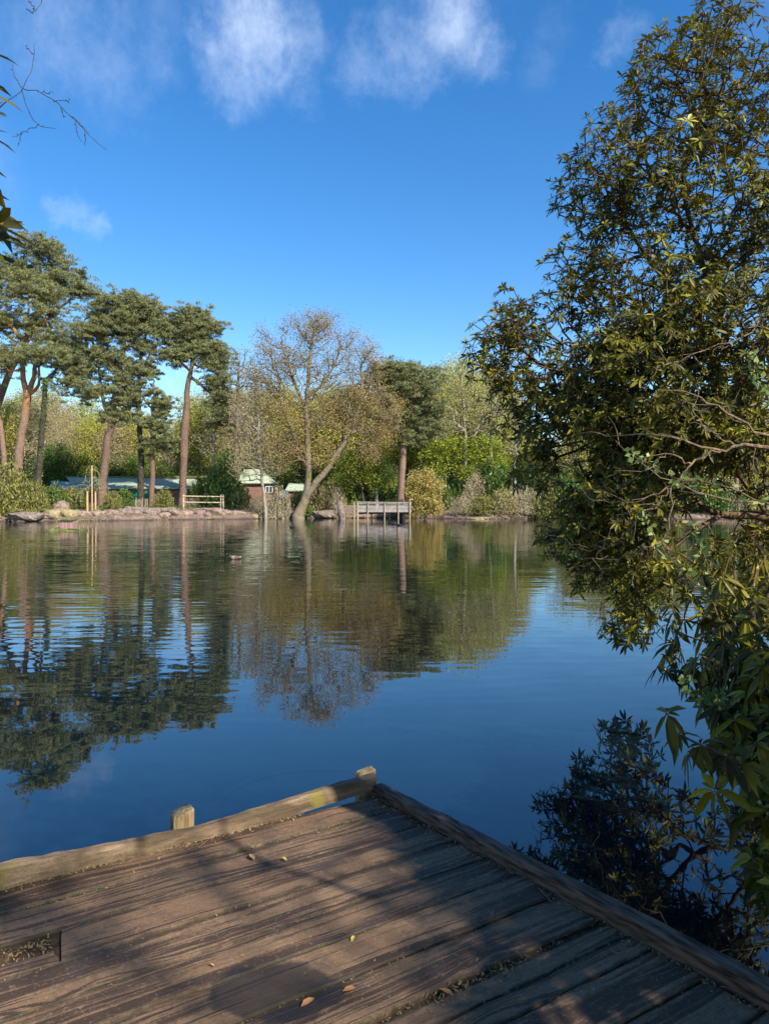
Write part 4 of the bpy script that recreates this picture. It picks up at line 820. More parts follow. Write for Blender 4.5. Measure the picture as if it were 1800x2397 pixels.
b = MB(); b.box((cx, 98, (zg2 + zc) / 2), (.95, .95, zc - zg2)); b.box((cx, 98, zc + .06), (1.15, 1.15, .14)); b.box((cx, 98, zc + .3), (.4, .4, .35)); tag(b.build('chimney_stack', M['brick']), 'tall square red brick chimney behind the oak', 'chimney')
ox0, ox1 = (671 - 900) * 88 / F, (728 - 900) * 88 / F; z1 = W(0, 1131, 89)[2]; z0 = W(0, 1148, 87)[2]; zg = gz(ox0, 87) - .2; o = np.array([(ox0 + ox1) / 2, 88, zg])
ou = empty('outbuilding', tuple(o), 'low outbuilding with a pale green roof behind the leaning oak trunk', 'outbuilding')
b = MB(); quadslab(b, (ox0, 86.5, z0), (ox1, 86.5, z0), (ox1 - .1, 89.5, z1), (ox0 + .1, 89.5, z1 + .03), .12); b.build('roof', M['roof'], ou, origin=o)
b = MB(); b.box(((ox0 + ox1) / 2, 88.3, (zg + z0) / 2 - .08), (ox1 - ox0 - .3, 3, z0 - zg - .1)); b.build('wall', M['brick'], ou, origin=o)
p = GP(664, 80); q = W(664, 1157, 80)
b = MB(); b.add(np.array([(-.45, 0, -.42), (.5, 0, -.30), (.42, 0, .42), (-.2, 0, .46), (-.45, .1, -.42), (.5, .1, -.30), (.42, .1, .42), (-.2, .1, .46)]) + q, [(0, 1, 2, 3), (7, 6, 5, 4), (0, 4, 5, 1), (1, 5, 6, 2), (2, 6, 7, 3), (3, 7, 4, 0)])
wbd = empty('sign_board', tuple(p), 'tilted white board standing in front of the low outbuilding', 'board'); b.build('panel', M['white'], wbd, origin=p)
b = MB(); b.tube([p + (.1, .15, -.1), q + (.1, .15, 0)], .04, 6); b.build('post', M['old_wood'], wbd, origin=p)
# split rail fence
Yd = 72.6; A = W(430, 1187, Yd); B = W(521, 1187, Yd); za = gz(A[0], Yd); zb = gz(B[0], Yd); o = np.array([A[0], Yd, za])
fe = empty('split_rail_fence', tuple(o), 'short new split rail fence of pale wood with two rails on the far bank', 'fence')
ztop = W(0, 1158, Yd)[2]
for px in (430, 517, 523):
    x = (px - 900) * Yd / F; b = MB(); b.box((x, Yd, (za - .3 + ztop) / 2), (.13, .11, ztop - za + .3), jit=.006, rng=rng, bev=.15); b.build('post', M['new_wood'], fe, origin=o)
for py in (1162, 1176):
    z = W(0, py, Yd)[2]; p = spline(np.array([(A[0] - .08, Yd - .06, z + .03), (A[0] + 1.6, Yd - .07, z), (B[0] + .05, Yd - .06, z - .02)]), 10); b = MB(); b.tube(p, .055, 7, .05, rng); b.build('rail', M['new_wood'], fe, origin=o)
# log
b = MB(); p = spline(np.array([GP(292, 69.5) + (0, 0, .22), GP(350, 69.7) + (0, 0, .24), GP(412, 70.0) + (0, 0, .26)]), 14); b.tube(p, np.linspace(.26, .19, 14), 10, .06, rng); tag(b.build('log', M['root'], smooth=True), 'long brown fallen log lying on the bank left of the rail fence', 'log')
# paling fences
def paling(label, a, c, h, lean=.05):
    A = GP(*a); B = GP(*c); n = int(np.linalg.norm(B - A) / .125); o = (A + B) / 2; rt = empty('paling_fence', tuple(o), label, 'fence', 'chestnut paling fences'); b = MB(); rng = np.random.default_rng(n)
    d = (B - A) / n; an = math.atan2(d[1], d[0])
    for i in range(n):
        if rng.random() < .08: continue
        p = A + d * i + np.array([0, 0, 0]); p[2] = gz(p[0], p[1]); hh = h * rng.uniform(.82, 1.08); l_ = rng.normal(0, lean)
        b.box((p[0] + l_ * .3, p[1], p[2] + hh / 2 - .1), (.05, .025, hh), an, .002, .2, rng, tilt=0); b.add([(p[0] + l_ * .3 - .025, p[1], p[2] + hh - .1), (p[0] + l_ * .3 + .025, p[1], p[2] + hh - .1), (p[0] + l_ * .3, p[1], p[2] + hh - .02)], T=[(0, 1, 2)])
    b.build('paling_panel', M['paling'], rt, origin=o); b = MB()
    for f in (.3, .75): b.tube([A + (0, .03, h * f), B + (0, .03, h * f)], .008, 4)
    b.build('wire', M['old_wood'], rt, origin=o)
    for i in range(0, n, 16): p = A + d * i; b = MB().tube([(p[0], p[1] + .08, gz(p[0], p[1]) - .2), (p[0], p[1] + .08, gz(p[0], p[1]) + h * 1.05)], .045, 6); b.build('post', M['old_wood'], rt, origin=o)
paling('dark shaded chestnut paling fence left of the young weeping tree', (128, 73), (204, 75), 1.15)
paling('pale chestnut paling fence at the foot of the slim pines', (318, 74), (372, 74.5), 1.1, .14)
paling('chestnut paling fence behind the split rail fence', (405, 76.5), (492, 77), 1.15)
paling('long pale chestnut paling fence along the path right of the yellow shrub', (1024, 78), (1135, 77), 1.35)
# far jetty
Yj = 67.5; s = Yj / F; jx0, jx1 = (834 - 900) * s, (962 - 900) * s; zd = W(0, 1197, Yj)[2]; o = np.array([(jx0 + jx1) / 2, Yj, 0.])
je = empty('jetty', tuple(o), 'grey timber jetty with a post and rail parapet over the water on the far bank', 'jetty')
b = MB()
for i in range(26): b.box(((jx0 + jx1) / 2, Yj + .1 + i * .19, zd - .03), (jx1 - jx0 + .1, .175, .06), jit=.004, rng=rng)
b.build('deck', M['grey_wood'], je, origin=o)
zk = W(0, 1184, Yj)[2]; zr = W(0, 1176, Yj)[2]; rng = np.random.default_rng(3)
for k_, (lo, hi) in enumerate([(zd - .08, zd + .22), (zd + .235, zk + .04)]): b = MB(); b.box(((jx0 + jx1) / 2, Yj - .03 - .004 * k_, (lo + hi) / 2), (jx1 - jx0, .05, hi - lo - .012), jit=.004, rng=rng); b.build('side_board', M['grey_wood'], je, origin=o)
b = MB(); b.box(((jx0 + jx1) / 2, Yj - .04, zr), (jx1 - jx0 + .1, .12, .09), tilt=-.012); b.build('handrail', M['grey_wood'], je, origin=o)
b = MB(); b.box(((jx0 + jx1) / 2, Yj - .035, (zk + zr) / 2 + .02), (jx1 - jx0, .05, .07), tilt=-.008); b.build('rail', M['grey_wood'], je, origin=o)
for px, h_, r0 in ((829, .06, .075), (837, .12, .09), (861, .04, .055), (900, .04, .055), (932, .04, .055), (959, .35, .075)):
    x = (px - 900) * s; b = MB(); b.tube([(x, Yj - .12, -.9), (x + .01, Yj - .12, .5), (x, Yj - .12, zr + h_)], r0, 8, .04, rng); b.build('post', M['pale_pole'], je, origin=o)
for px in (870, 912, 944): x = (px - 900) * (s * 1.03); b = MB(); b.tube([(x, Yj + 1.6, -.9), (x, Yj + 1.6, zd - .05)], .075, 8, .03, rng); b.build('leg', M['grey_wood'], je, origin=o)
b = MB(); b.box((jx0 - 1.0, Yj + 1.6, zd + .30), (2.1, .08, .5), jit=.01, rng=rng); b.box((jx0 - 1.0, Yj + 2.6, zd - .03), (2.1, 2.0, .08), jit=.006, rng=rng); tag(b.build('ramp', M['old_wood'], je, origin=o), 'brown boarded ramp leading onto the jetty')
b = MB(); b.box(((jx0 + jx1) / 2, Yj + 2.4, zd - .2), (jx1 - jx0 - .2, .12, .2)); b.box(((jx0 + jx1) / 2, Yj + .3, zd - .16), (jx1 - jx0 - .2, .12, .16)); b.build('beam', M['dark_bark'], je, origin=o)
# mossy stump post left of the jetty
for px, lb, h_ in ((797, 'mossy slanted stump standing in the water left of the far jetty', 1.7),):
    x = (px - 900) * 68 / F; b = MB(); b.tube([(x + .25, 68.2, -.6), (x + .1, 68.2, .5), (x - .15, 68.3, h_)], [.42, .3, .2], 9, .12, rng); tag(b.build('tree_stump', M['root'], smooth=True), lb, 'tree stump')
# green bench
p = GP(905, 80); o = p; be = empty('bench', tuple(p), 'dark green bench under the trees behind the far jetty', 'bench')
for dx in (-.75, .75):
    b = MB(); b.box((p[0] + dx, p[1], p[2] + .45), (.09, .5, 1.0)); b.build('leg', M['green_rail'], be, origin=o)
b = MB(); b.box((p[0], p[1] - .05, p[2] + .45), (1.7, .5, .07)); b.build('seat', M['green_rail'], be, origin=o)
b = MB(); b.box((p[0], p[1] + .22, p[2] + .82), (1.7, .05, .2)); b.build('backrest', M['green_rail'], be, origin=o)
# duck house
Yd = 45.0; c = G(160, 1241); c = np.array([(158 - 900) * Yd / F, Yd, 0.]); dh = empty('duck_house', tuple(c), 'small wooden duck house on a mossy raft floating near the left bank', 'duck house')
b = MB(); b.box(c + (0, 0, .02), (1.95, 1.4, .18), .06, .012, .1, rng)
for i in range(9): b.box(c + (-.85 + i * .21, 0, .135), (.19, 1.45, .05), .06, .006, .1, rng)
b.build('raft', M['mossy_wood'], dh, origin=c)
b = MB(); b.box(c + (.05, .05, .42), (.80, .75, .52), .06, .003, .04); b.build('wall', M['duckwall'], dh, origin=c)
b = MB(); quadslab(b, c + (-.42, -.46, .70), c + (.54, -.40, .70), c + (.50, .55, .80), c + (-.46, .50, .80), .05); b.box(c + (.05, -.45, .685), (.98, .04, .07), .06); b.build('roof', M['mossy_wood'], dh, origin=c)
b = MB(); b.box(c + (-.14, -.345, .55), (.05, .03, .05), .06); b.build('latch', M['white'], dh, origin=c)
for dx in (-.97, .97): b = MB(); b.tube([c + (dx, -.62, -.3), c + (dx, -.62, .32)], .035, 6); b.build('post', M['old_wood'], dh, origin=c)
# sluice box
c = G(472, 1213); c = np.array([(472 - 900) * 69.2 / F, 69.2, .45]); sb = empty('sluice_box', tuple(c - (0, 0, .45)), 'brown boarded sluice box set into the bank below the rail fence', 'sluice'); o = c - (0, 0, .45)
b = MB(); b.box(c + (0, 0, -.02), (.78, .5, .95), jit=.004, rng=rng); b.build('box', M['duckwall'], sb, origin=o); b = MB(); b.box(c + (0, 0, .52), (1.25, .62, .08), jit=.006, rng=rng); b.build('cap', M['grey_wood'], sb, origin=o)
# rocks in the far bank
def rock(p, sx, sy, sz, seed, m_, lb, flat=False):
    r_ = np.random.default_rng(seed); import bmesh; bm = bmesh.new(); bmesh.ops.create_icosphere(bm, subdivisions=3, radius=1); f = r_.uniform(1, 3, (4, 3)); ph = r_.uniform(0, 6, 4)
    for v in bm.verts:
        q = np.array(v.co); k = 1 + sum(.14 / (i_ + 1) * math.sin(float(q @ f[i_]) * (i_ + 1.3) + ph[i_]) for i_ in range(4)); q = q * k; q = np.sign(q) * np.abs(q) ** .8; v.co = q * np.array([sx, sy, sz])
    me = bpy.data.meshes.new('rock'); bm.to_mesh(me); bm.free(); me.materials.append(m_); o = bpy.data.objects.new('rock', me); COL.objects.link(o); o.location = tuple(p); o.rotation_euler = (0, 0, r_.uniform(-.4, .4))
    return tag(o, lb, 'rock', 'rocks in the far bank')
for i_, (px, py, Yd, a_, b_, m_, lb) in enumerate([(145, 1188, 65.5, .55, .42, 'rock', 'rounded grey boulder sitting on top of the bank behind the duck house'), (150, 1203, 65, .75, .35, 'sandrock', 'squarish brown rock in the bank just above the duck house roof'), (128, 1205, 64.6, .7, .4, 'sandrock', 'mossy rock left of the duck house at the waterline'),
        (172, 1206, 65.4, .6, .35, 'sandrock', 'yellowish mossy rock right of the duck house roof'), (112, 1210, 64, .6, .25, 'root', 'low dark root mass at the waterline near the left edge'), (60, 1210, 62.8, 1.3, .3, 'root', 'long dark overhanging bank stone at the far left'), (195, 1207, 66, .7, .3, 'rock', 'flat brown rock below the left stake'), (225, 1206, 66.5, .8, .32, 'rock', 'brown rock below the right stake'),
        (258, 1206, 67, .9, .35, 'rock', 'wide brown rock below the left end of the log'), (290, 1204, 67.5, .8, .38, 'root', 'root-covered hump under the log'), (320, 1206, 68, .8, .34, 'rock', 'brown rock under the middle of the log'), (350, 1203, 68.3, .9, .36, 'root', 'knotted root mass under the right end of the log'),
        (382, 1208, 68.6, .8, .28, 'rock', 'flat pinkish rock left of the hollow bank'), (402, 1203, 69, .95, .3, 'rock', 'broad slab roofing the hollow left of the sluice box'), (430, 1206, 69.2, .7, .35, 'rock', 'blocky rock just left of the sluice box'), (498, 1202, 70, .9, .42, 'rock', 'large grey rock right of the sluice box'),
        (520, 1205, 70.4, .7, .35, 'rock', 'grey rock below the right fence post'), (548, 1206, 70.8, 1.0, .3, 'rock', 'long low slab right of the rail fence'), (585, 1210, 71.4, 1.0, .2, 'sandrock', 'pale low stone edging at the waterline right of the fence'), (760, 1206, 72.8, 1.2, .35, 'root', 'tangled dark roots between the oak and the jetty'), (1120, 1215, 70.2, .9, .12, 'sandrock', 'flat pale stone at the waterline below the straw hedge')]):
    rock(W(px, py - 1, Yd - .35), a_ * 1.12, .8, b_ * 1.3, 200 + i_, M[m_], lb)
# roots at the bank: twisted tubes
rng = np.random.default_rng(61)
for i_, (px, Yd) in enumerate([(100, 64.6), (240, 67), (365, 68.6), (690, 71.6), (745, 72.6), (655, 71.8)]):
    b = MB()
    for k in range(16):
        p = GP(px + rng.uniform(-26, 26), Yd + .6); q = p.copy(); q[1] -= rng.uniform(.8, 1.4); q[0] += rng.uniform(-.7, .7); q[2] = -.1; m_ = (p + q) / 2 + (rng.normal(0, .2), 0, .25); b.tube(spline(np.array([p + (0, 0, .1), m_, q]), 8), np.linspace(.08, .04, 8), 6, .1, rng)
    tag(b.build('tree_roots', M['root']), ['twisted roots at the waterline left of the duck house', 'exposed roots below the young weeping tree', 'exposed roots at the right end of the log', 'spreading roots at the foot of the leaning oak', 'dark roots hanging over the water right of the oak', 'thin roots below the slender pale tree'][i_], 'roots', 'roots in the far bank')

# ------------------------------------------------------------------ water birds
def loft(sec, k=10):
    P = []; n = len(sec)
    for (x, z, ry, rz) in sec:
        for a in np.linspace(0, 2 * np.pi, k, endpoint=False): P.append((x, ry * math.cos(a), z + rz * math.sin(a)))
    Q = [(i * k + j, (i + 1) * k + j, (i + 1) * k + (j + 1) % k, i * k + (j + 1) % k) for i in range(n - 1) for j in range(k)]
    P += [(sec[0][0], 0, sec[0][1]), (sec[-1][0], 0, sec[-1][1])]; m = n * k
    T = [(j, (j + 1) % k, m) for j in range(k)] + [((n - 1) * k + (j + 1) % k, (n - 1) * k + j, m + 1) for j in range(k)]
    return P, Q, T
def bird(name, label, cat, px, py, rz, s, mats, group=None):
    c = G(px, py); root = empty(name, tuple(c), label, cat, group, rz)
    sec = [(-.26, .09, .01, .01), (-.22, .085, .05, .03), (-.15, .06, .10, .07), (-.03, .05, .13, .095), (.08, .05, .12, .09), (.15, .07, .08, .075), (.175, .12, .045, .05), (.185, .17, .038, .04), (.20, .205, .045, .042), (.235, .20, .035, .033), (.255, .19, .015, .015)]
    sec = [tuple(v * s for v in q) for q in sec]; k = 10; P, Q, T = loft(sec, k); ring = np.repeat(np.arange(len(sec) - 1), k)
    mi = np.where(ring < 1, 3, np.where(ring < 3, 1, np.where(ring < 4, 2, np.where(ring < 6, 1, 0)))); mi = np.concatenate([mi, [3] * k + [0] * k])
    mesh('body', P, Q, T, [M[m_] for m_ in mats[:4]], root, smooth=True, midx=mi)
    P, Q, T = loft([(.25 * s, .19 * s, .018 * s, .012 * s), (.285 * s, .182 * s, .017 * s, .007 * s), (.31 * s, .18 * s, .012 * s, .004 * s)], 6); mesh('bill', P, Q, T, M[mats[4]], root)
    return root
bird('duck', 'brown and white drake swimming left in the middle of the pond', 'duck', 549, 1309, R(175), .85, ['duck_dark', 'duck_brown', 'duck_pale', 'duck_white', 'duck_bill'])
for px, py, lb in ((922, 1228, 'small black water bird before the far jetty, left one of the pair'), (935, 1230, 'small black water bird before the far jetty, right one of the pair'), (683, 1235, 'lone small black water bird left of the leaning oak reflection')):
    bird('coot', lb, 'water bird', px, py, R(170 + px % 40), .85, ['coot', 'coot', 'coot', 'coot', 'duck_white'], 'small black water birds')

# ------------------------------------------------------------------ the rhododendrons round the dock
SH_ = np.array(sdir)
def shades_deck(p, poly_lo=(0.0, 0.05), poly_hi=(2.4, 1.25)):
    """does a leaf at p throw its shade on the sunny part of the boards?"""
    k = (p[:, 2] - .45) / SH_[2]; q = p - SH_[None] * k[:, None]; ca, sa = math.cos(UA), math.sin(UA)
    dx, dy = q[:, 0] - BC[0], q[:, 1] - BC[1]; u = dx * ca + dy * sa; v = -dx * sa + dy * ca
    lim = np.interp(u, [-.3, .1, .35, .7, 1.1, 2.4], [.10, .55, 1.3, 1.75, 2.3, 2.8])
    return (p[:, 2] > .6) & (u > .08) & (u < 2.6) & (v < lim) & (v > -.3)
def rhodo(label, base_pts, targets, axis_c, seed, k=9, L=.125, rt=.0035, seg=.28, cat='rhododendron', buds=.6, alpha=.18, wob=.16, ex=.5, cap=.07, spread=1.3, droop=.25):
    rng = np.random.default_rng(seed); o = base_pts[0][0][0].copy(); root = empty('rhododendron', tuple(o), label, cat, 'rhododendrons beside the dock')
    P, par, fr, tips = grow(base_pts, targets, seg, rng, alpha, .0, wob, -.03); rad = radii(par, fr, tips, rt, ex, cap=cap)
    skel_mesh('branches', P, par, rad, M['rhodo_bark'], root, o, .03)
    C = P[tips]; d = unit(P[tips] - P[par[tips]]); A = unit(unit(C - axis_c) * .7 + d * .7 + np.array([.12, -.15, .55]) + rng.normal(size=d.shape) * .25)
    V, Q, T, va = whorls(C, A, rng, L, L * .27, k, droop, spread); FV, FQ, FT, FA = V, Q, T, va
    sel = rng.random(len(C)) < buds; CB = C[sel]; AB = A[sel]; n = len(CB)
    s_ = unit(np.cross(AB, rdir(rng, n))); q_ = np.cross(AB, s_); l = .032 * rng.uniform(.6, 1.3, (n, 1)); r0 = l * .26
    V = np.stack([CB, CB + AB * l * .4 + s_ * r0, CB + AB * l * .4 + q_ * r0, CB + AB * l * .4 - s_ * r0, CB + AB * l * .4 - q_ * r0, CB + AB * l * 1.1], 1).reshape(-1, 3)
    b_ = np.arange(n)[:, None] * 6; T = np.concatenate([b_ + np.array(x) for x in ([0, 2, 1], [0, 3, 2], [0, 4, 3], [0, 1, 4], [5, 1, 2], [5, 2, 3], [5, 3, 4], [5, 4, 1])])
    mi = np.concatenate([np.zeros(len(FQ) + len(FT), int), np.ones(len(T), int)])
    mesh('foliage', np.vstack([FV, V]), FQ, np.vstack([FT, T + len(FV)]), [M['rhodo'], M['bud']], root, var=np.concatenate([FA, np.repeat(rng.random(n), 6)]), origin=o, midx=mi)
    return root
def tp(pts, n=16): A = spline(np.array([(*W(p[0], p[1], p[2]), p[3] / 2) for p in pts]), n); return A[:, :3], A[:, 3]
rng = np.random.default_rng(71)
tr = [tp([(2080, 1440, 8.0, .26), (1960, 1290, 8.0, .22), (1800, 1212, 8.0, .13), (1690, 1205, 8.0, .10), (1630, 1170, 8.1, .075), (1560, 1080, 8.3, .07), (1480, 1000, 8.4, .05), (1370, 930, 8.6, .035)], 26),
      tp([(1960, 1290, 8.0, .18), (1880, 1100, 8.2, .14), (1760, 950, 8.4, .10), (1700, 800, 8.5, .08), (1640, 600, 8.5, .06), (1600, 420, 8.5, .045), (1650, 250, 8.5, .03)], 26),
      tp([(1800, 1212, 8.0, .12), (1720, 1100, 7.7, .08), (1600, 960, 7.5, .06), (1480, 840, 7.6, .04), (1330, 800, 8.0, .03)], 20),
      tp([(1700, 820, 8.5, .07), (1560, 660, 8.8, .05), (1460, 520, 8.8, .035)], 14), tp([(1880, 1100, 8.2, .12), (1900, 800, 8.6, .09), (1850, 450, 8.6, .06)], 14),
      tp([(1690, 1205, 8.0, .09), (1600, 1260, 7.8, .06), (1520, 1340, 7.7, .04), (1460, 1400, 7.7, .03)], 14)]
tr = [(tr[0][0], tr[0][1] * .8)] + [(p_, r_ * .42) for p_, r_ in tr[1:]]
bl = [(1600, 230, 8.8, 140, 150, .9), (1700, 120, 8.8, 100, 110, .8), (1770, 250, 8.6, 110, 170, 1.1), (1480, 400, 8.8, 140, 130, .9), (1400, 480, 8.9, 100, 110, .6), (1640, 480, 8.4, 160, 170, 1.2), (1760, 600, 8.2, 130, 200, 1.3),
      (1400, 640, 8.8, 110, 110, .7), (1520, 700, 8.3, 150, 130, 1.1), (1300, 780, 8.7, 130, 80, .8), (1200, 760, 8.9, 80, 70, .5), (1180, 850, 8.9, 85, 70, .5), (1330, 890, 8.4, 150, 90, 1.0), (1500, 860, 7.9, 150, 110, 1.2, 1.9),
      (1680, 820, 7.6, 170, 150, 1.3, 1.9), (1230, 960, 8.7, 110, 80, .6), (1380, 1010, 8.2, 150, 90, 1.0, 1.3), (1540, 1010, 7.6, 130, 90, 1.0, 2.0), (1320, 1110, 8.4, 110, 70, .7), (1450, 1130, 7.9, 120, 90, .9, 1.4), (1420, 1230, 8.0, 110, 80, .8, 1.5), (1530, 1210, 7.7, 90, 70, .7),
      (1340, 1280, 8.3, 70, 60, .4, .7), (1440, 1350, 8.0, 90, 80, .6, 1.2), (1480, 1450, 7.9, 70, 70, .5, .9), (1700, 1020, 7.4, 130, 90, 1.0, 2.0), (1900, 500, 8.2, 140, 350, 1.4, .35), (1560, 1350, 7.5, 80, 80, .5, .7), (1790, 1290, 7.8, 90, 60, .7, .6), (1900, 1380, 8, 110, 90, .9, .8), (1650, 1290, 7.7, 60, 50, .5, .6), (1770, 1110, 8.0, 90, 70, .8, 1.6), (1860, 1230, 8.2, 90, 60, .8, 1.2)]
bl = [(b[0] - 14, b[1] - 10, b[2], b[3] * 1.08, b[4] * 1.08, *b[5:]) for b in bl]; tg = blob_pts(bl, 11500, rng, 2.4)
nz = np.sin(tg[:, 0] * 3.3 + 1) * np.sin(tg[:, 2] * 3.9 + tg[:, 1]) + .7 * np.sin(tg[:, 0] * 7.1 + tg[:, 2] * 4.3) * np.sin(tg[:, 1] * 4.7 + tg[:, 2] * 6)
tg = tg[nz + rng.normal(0, .35, len(tg)) > -.42]
rhodo('huge rhododendron tree on the right reaching over the water, its crown filling the sky side', tr, tg, W(1800, 900, 9), 72, k=8, L=.105, seg=.2, rt=.0038, wob=.2, ex=.34, cap=.03)
# near bush at the lower right
rng = np.random.default_rng(73)
base = np.array([2.3, 2.7, .1])
tr = [(spline(np.array([base, base + (-.1, .5, .5), base + (-.2, .9, 1.0)]), 8), np.linspace(.035, .02, 8))]
bl = [(1700, 1450, 4.3, 130, 110, .5), (1730, 1600, 3.9, 100, 100, .5), (1600, 1560, 4.4, 90, 50, .35), (1780, 1780, 3.3, 60, 130, .35), (1760, 1350, 4.6, 90, 80, .5), (1850, 1600, 3.5, 120, 250, .6), (1820, 1930, 3.0, 70, 80, .3), (1790, 2040, 2.9, 50, 50, .2), (1740, 1690, 3.5, 90, 80, .3)]
tg = blob_pts(bl, 380, rng, 2.2)
hang = np.array([W(*p) for p in [(1562, 1672, 2.9), (1590, 1720, 2.9), (1640, 1745, 2.85), (1700, 1770, 2.8), (1672, 1850, 2.75), (1735, 1790, 2.8), (1770, 1740, 2.9), (1610, 1760, 2.95)]])
rhodo('nearer drooping rhododendron bush at the lower right, large dark leaves hanging over the water', tr, np.vstack([tg, hang]), W(1800, 1500, 4.5), 74, k=9, L=.108, rt=.003, seg=.16, buds=.4, spread=1.85, droop=.45)
# unseen bushes right of and behind the dock, shaped to shade its right-hand boards
rng = np.random.default_rng(75)
def vol(cs, n, rng):
    w_ = np.array([c[1][0] * c[1][1] * c[1][2] for c in cs]); out = []
    for (c, r_), m_ in zip(cs, np.round(n * w_ / w_.sum()).astype(int)): out.append(np.array(c) + rdir(rng, m_) * rng.random((m_, 1)) ** .4 * np.array(r_))
    return np.vstack(out)
q = vol([((3.3, .6, 2.6), (1.2, 1.3, 1.3)), ((3.9, -.8, 3.0), (1.6, 1.3, 1.6)), ((3.9, 2.0, 2.2), (1.2, 1.0, 1.3)), ((2.9, -1.0, 2.3), (1.0, .9, .9)), ((2.5, 1.5, 2.5), (.7, .7, .8)), ((2.6, -.2, 3.6), (1.3, 1.2, .9)), ((1.7, .4, 4.1), (1.5, 1.2, .5)), ((.2, -.4, 4.5), (1.6, 1.0, .5))], 4200, rng)
q = np.vstack([q, vol([((2.6, 1.25, 2.7), (.75, .65, .8)), ((2.9, 2.2, 2.0), (.5, .5, .8))], 700, rng)])
px_ = 900 + q[:, 0] / np.maximum(q[:, 1], .05) * F; k_ = (q[:, 2] - .45) / SH_[2]; q_ = q - SH_[None] * k_[:, None]; d_ = q_[:, :2] - BC[:2]; v_ = -d_[:, 0] * math.sin(UA) + d_[:, 1] * math.cos(UA); u_ = d_[:, 0] * math.cos(UA) + d_[:, 1] * math.sin(UA)
thin = (v_ > .7) & (v_ < 2.3) & (u_ > .12) & (np.sin(v_ * 9 + u_ * 4) * np.sin(u_ * 11 - v_ * 3) + rng.normal(0, .25, len(q)) > .12); q, px_ = q[~thin], px_[~thin]
q = q[((px_ > 1900) | (q[:, 1] < .3) | ((q[:, 2] - 2) / np.maximum(q[:, 1], .05) > .85)) & ~(shades_deck(q) & (rng.random(len(q)) < .965))]
base = np.array([6.6, 3.6, .3]); tr = [(spline(np.array([base, base + (0, .1, 1.5), base + (-.5, .3, 3.0)]), 8), np.linspace(.08, .03, 8))]  # unseen bush added up the sun path to shade the lower boughs
rhodo('unseen tall rhododendron added further along the shore to shade the lower boughs over the water', tr, vol([((5.9, 4.1, 3.1), (1.2, 1.5, 1.5)), ((6.6, 2.6, 2.6), (1.0, 1.0, 1.4))], 800, rng), np.array([6.2, 3.6, 2.]), 96, k=8, L=.14, buds=.2)
base = np.array([3.6, -.2, .3]); tr = [(spline(np.array([base, base + (0, .1, 1.2), base + (.1, .1, 2.4)]), 8), np.linspace(.07, .03, 8))]
rhodo('unseen rhododendron thicket to the right of the dock, shaped to shade the right-hand boards', tr, q, np.array([3.6, -.2, 1.8]), 76, k=8, L=.14, buds=.2)
# unseen bough behind the viewer: leaf clusters placed up the sun rays for dapples
rng = np.random.default_rng(92); q = []
for px, py, n_, r_ in [(90, 2075, 60, .16), (30, 2110, 60, .18), (430, 2005, 30, .1), (470, 2040, 20, .1), (640, 2010, 8, .1), (930, 1960, 40, .12), (1000, 2010, 40, .14), (1060, 2060, 50, .14), (1010, 1935, 30, .1), (1120, 2110, 70, .16), (1000, 2120, 30, .12), (1050, 2170, 50, .16), (1180, 2060, 50, .14), (120, 2250, 30, .14), (880, 2180, 14, .12), (1150, 1985, 30, .1), (300, 2390, 30, .15), (600, 2360, 30, .12), (1090, 2300, 60, .2)]:
    n_ = int(n_ * .45); q.append(G(px, py, .45) + SH_ * rng.uniform(11.5, 13.5, (n_, 1)) + rng.normal(size=(n_, 3)) * r_)
q = np.vstack(q); base = np.array([8.2, -6.6, .3]); tr = [(spline(np.array([base, base + (0, .1, 3.5), base + (-1.2, .8, 7.2)]), 10), np.linspace(.16, .05, 10))]
tree('birch_tree', 'unseen tall thin birch behind the viewer, its leaf clusters placed to dapple the boards', 'birch tree', tr, q, M['pale_bark'], M['green_leaf'], rng, .5, .0035, .4, .3, .12, .02, 2, .09, .12)
# unseen tree added behind the viewer, its canopy cutting sky light on the dock
rng = np.random.default_rng(91); base = np.array([-3.4, -3.6, .3]); tr = [(spline(np.array([base, base + (.1, 0, 2.5), base + (.6, .3, 4.5)]), 12), np.linspace(.2, .1, 12))]
q = vol([((-3.2, -2.6, 4.6), (2.6, 2.4, 1.3)), ((-4.6, .2, 4.4), (1.6, 1.6, 1.3)), ((-1.0, -3.8, 5.6), (2.2, 2.0, 1.2)), ((-3.6, -5.0, 3.0), (2.6, 1.5, 2.2)), ((-6, -2, 3.4), (1.6, 2.4, 2.2)), ((.5, -1.2, 7.2), (2.0, 1.4, .8)), ((.2, -6, 3.0), (3.2, 1.2, 2.4))], 1500, rng)
q = q[~(shades_deck(q) & (rng.random(len(q)) < .985))]
tree('holly_tree', 'unseen dark evergreen tree behind the viewer, added to cut sky light on the dock', 'holly tree', tr, q, M['dark_bark'], M['dark_leaf'], rng, .4, .008, .45, .3, .15, .02, 26, .10, .5)
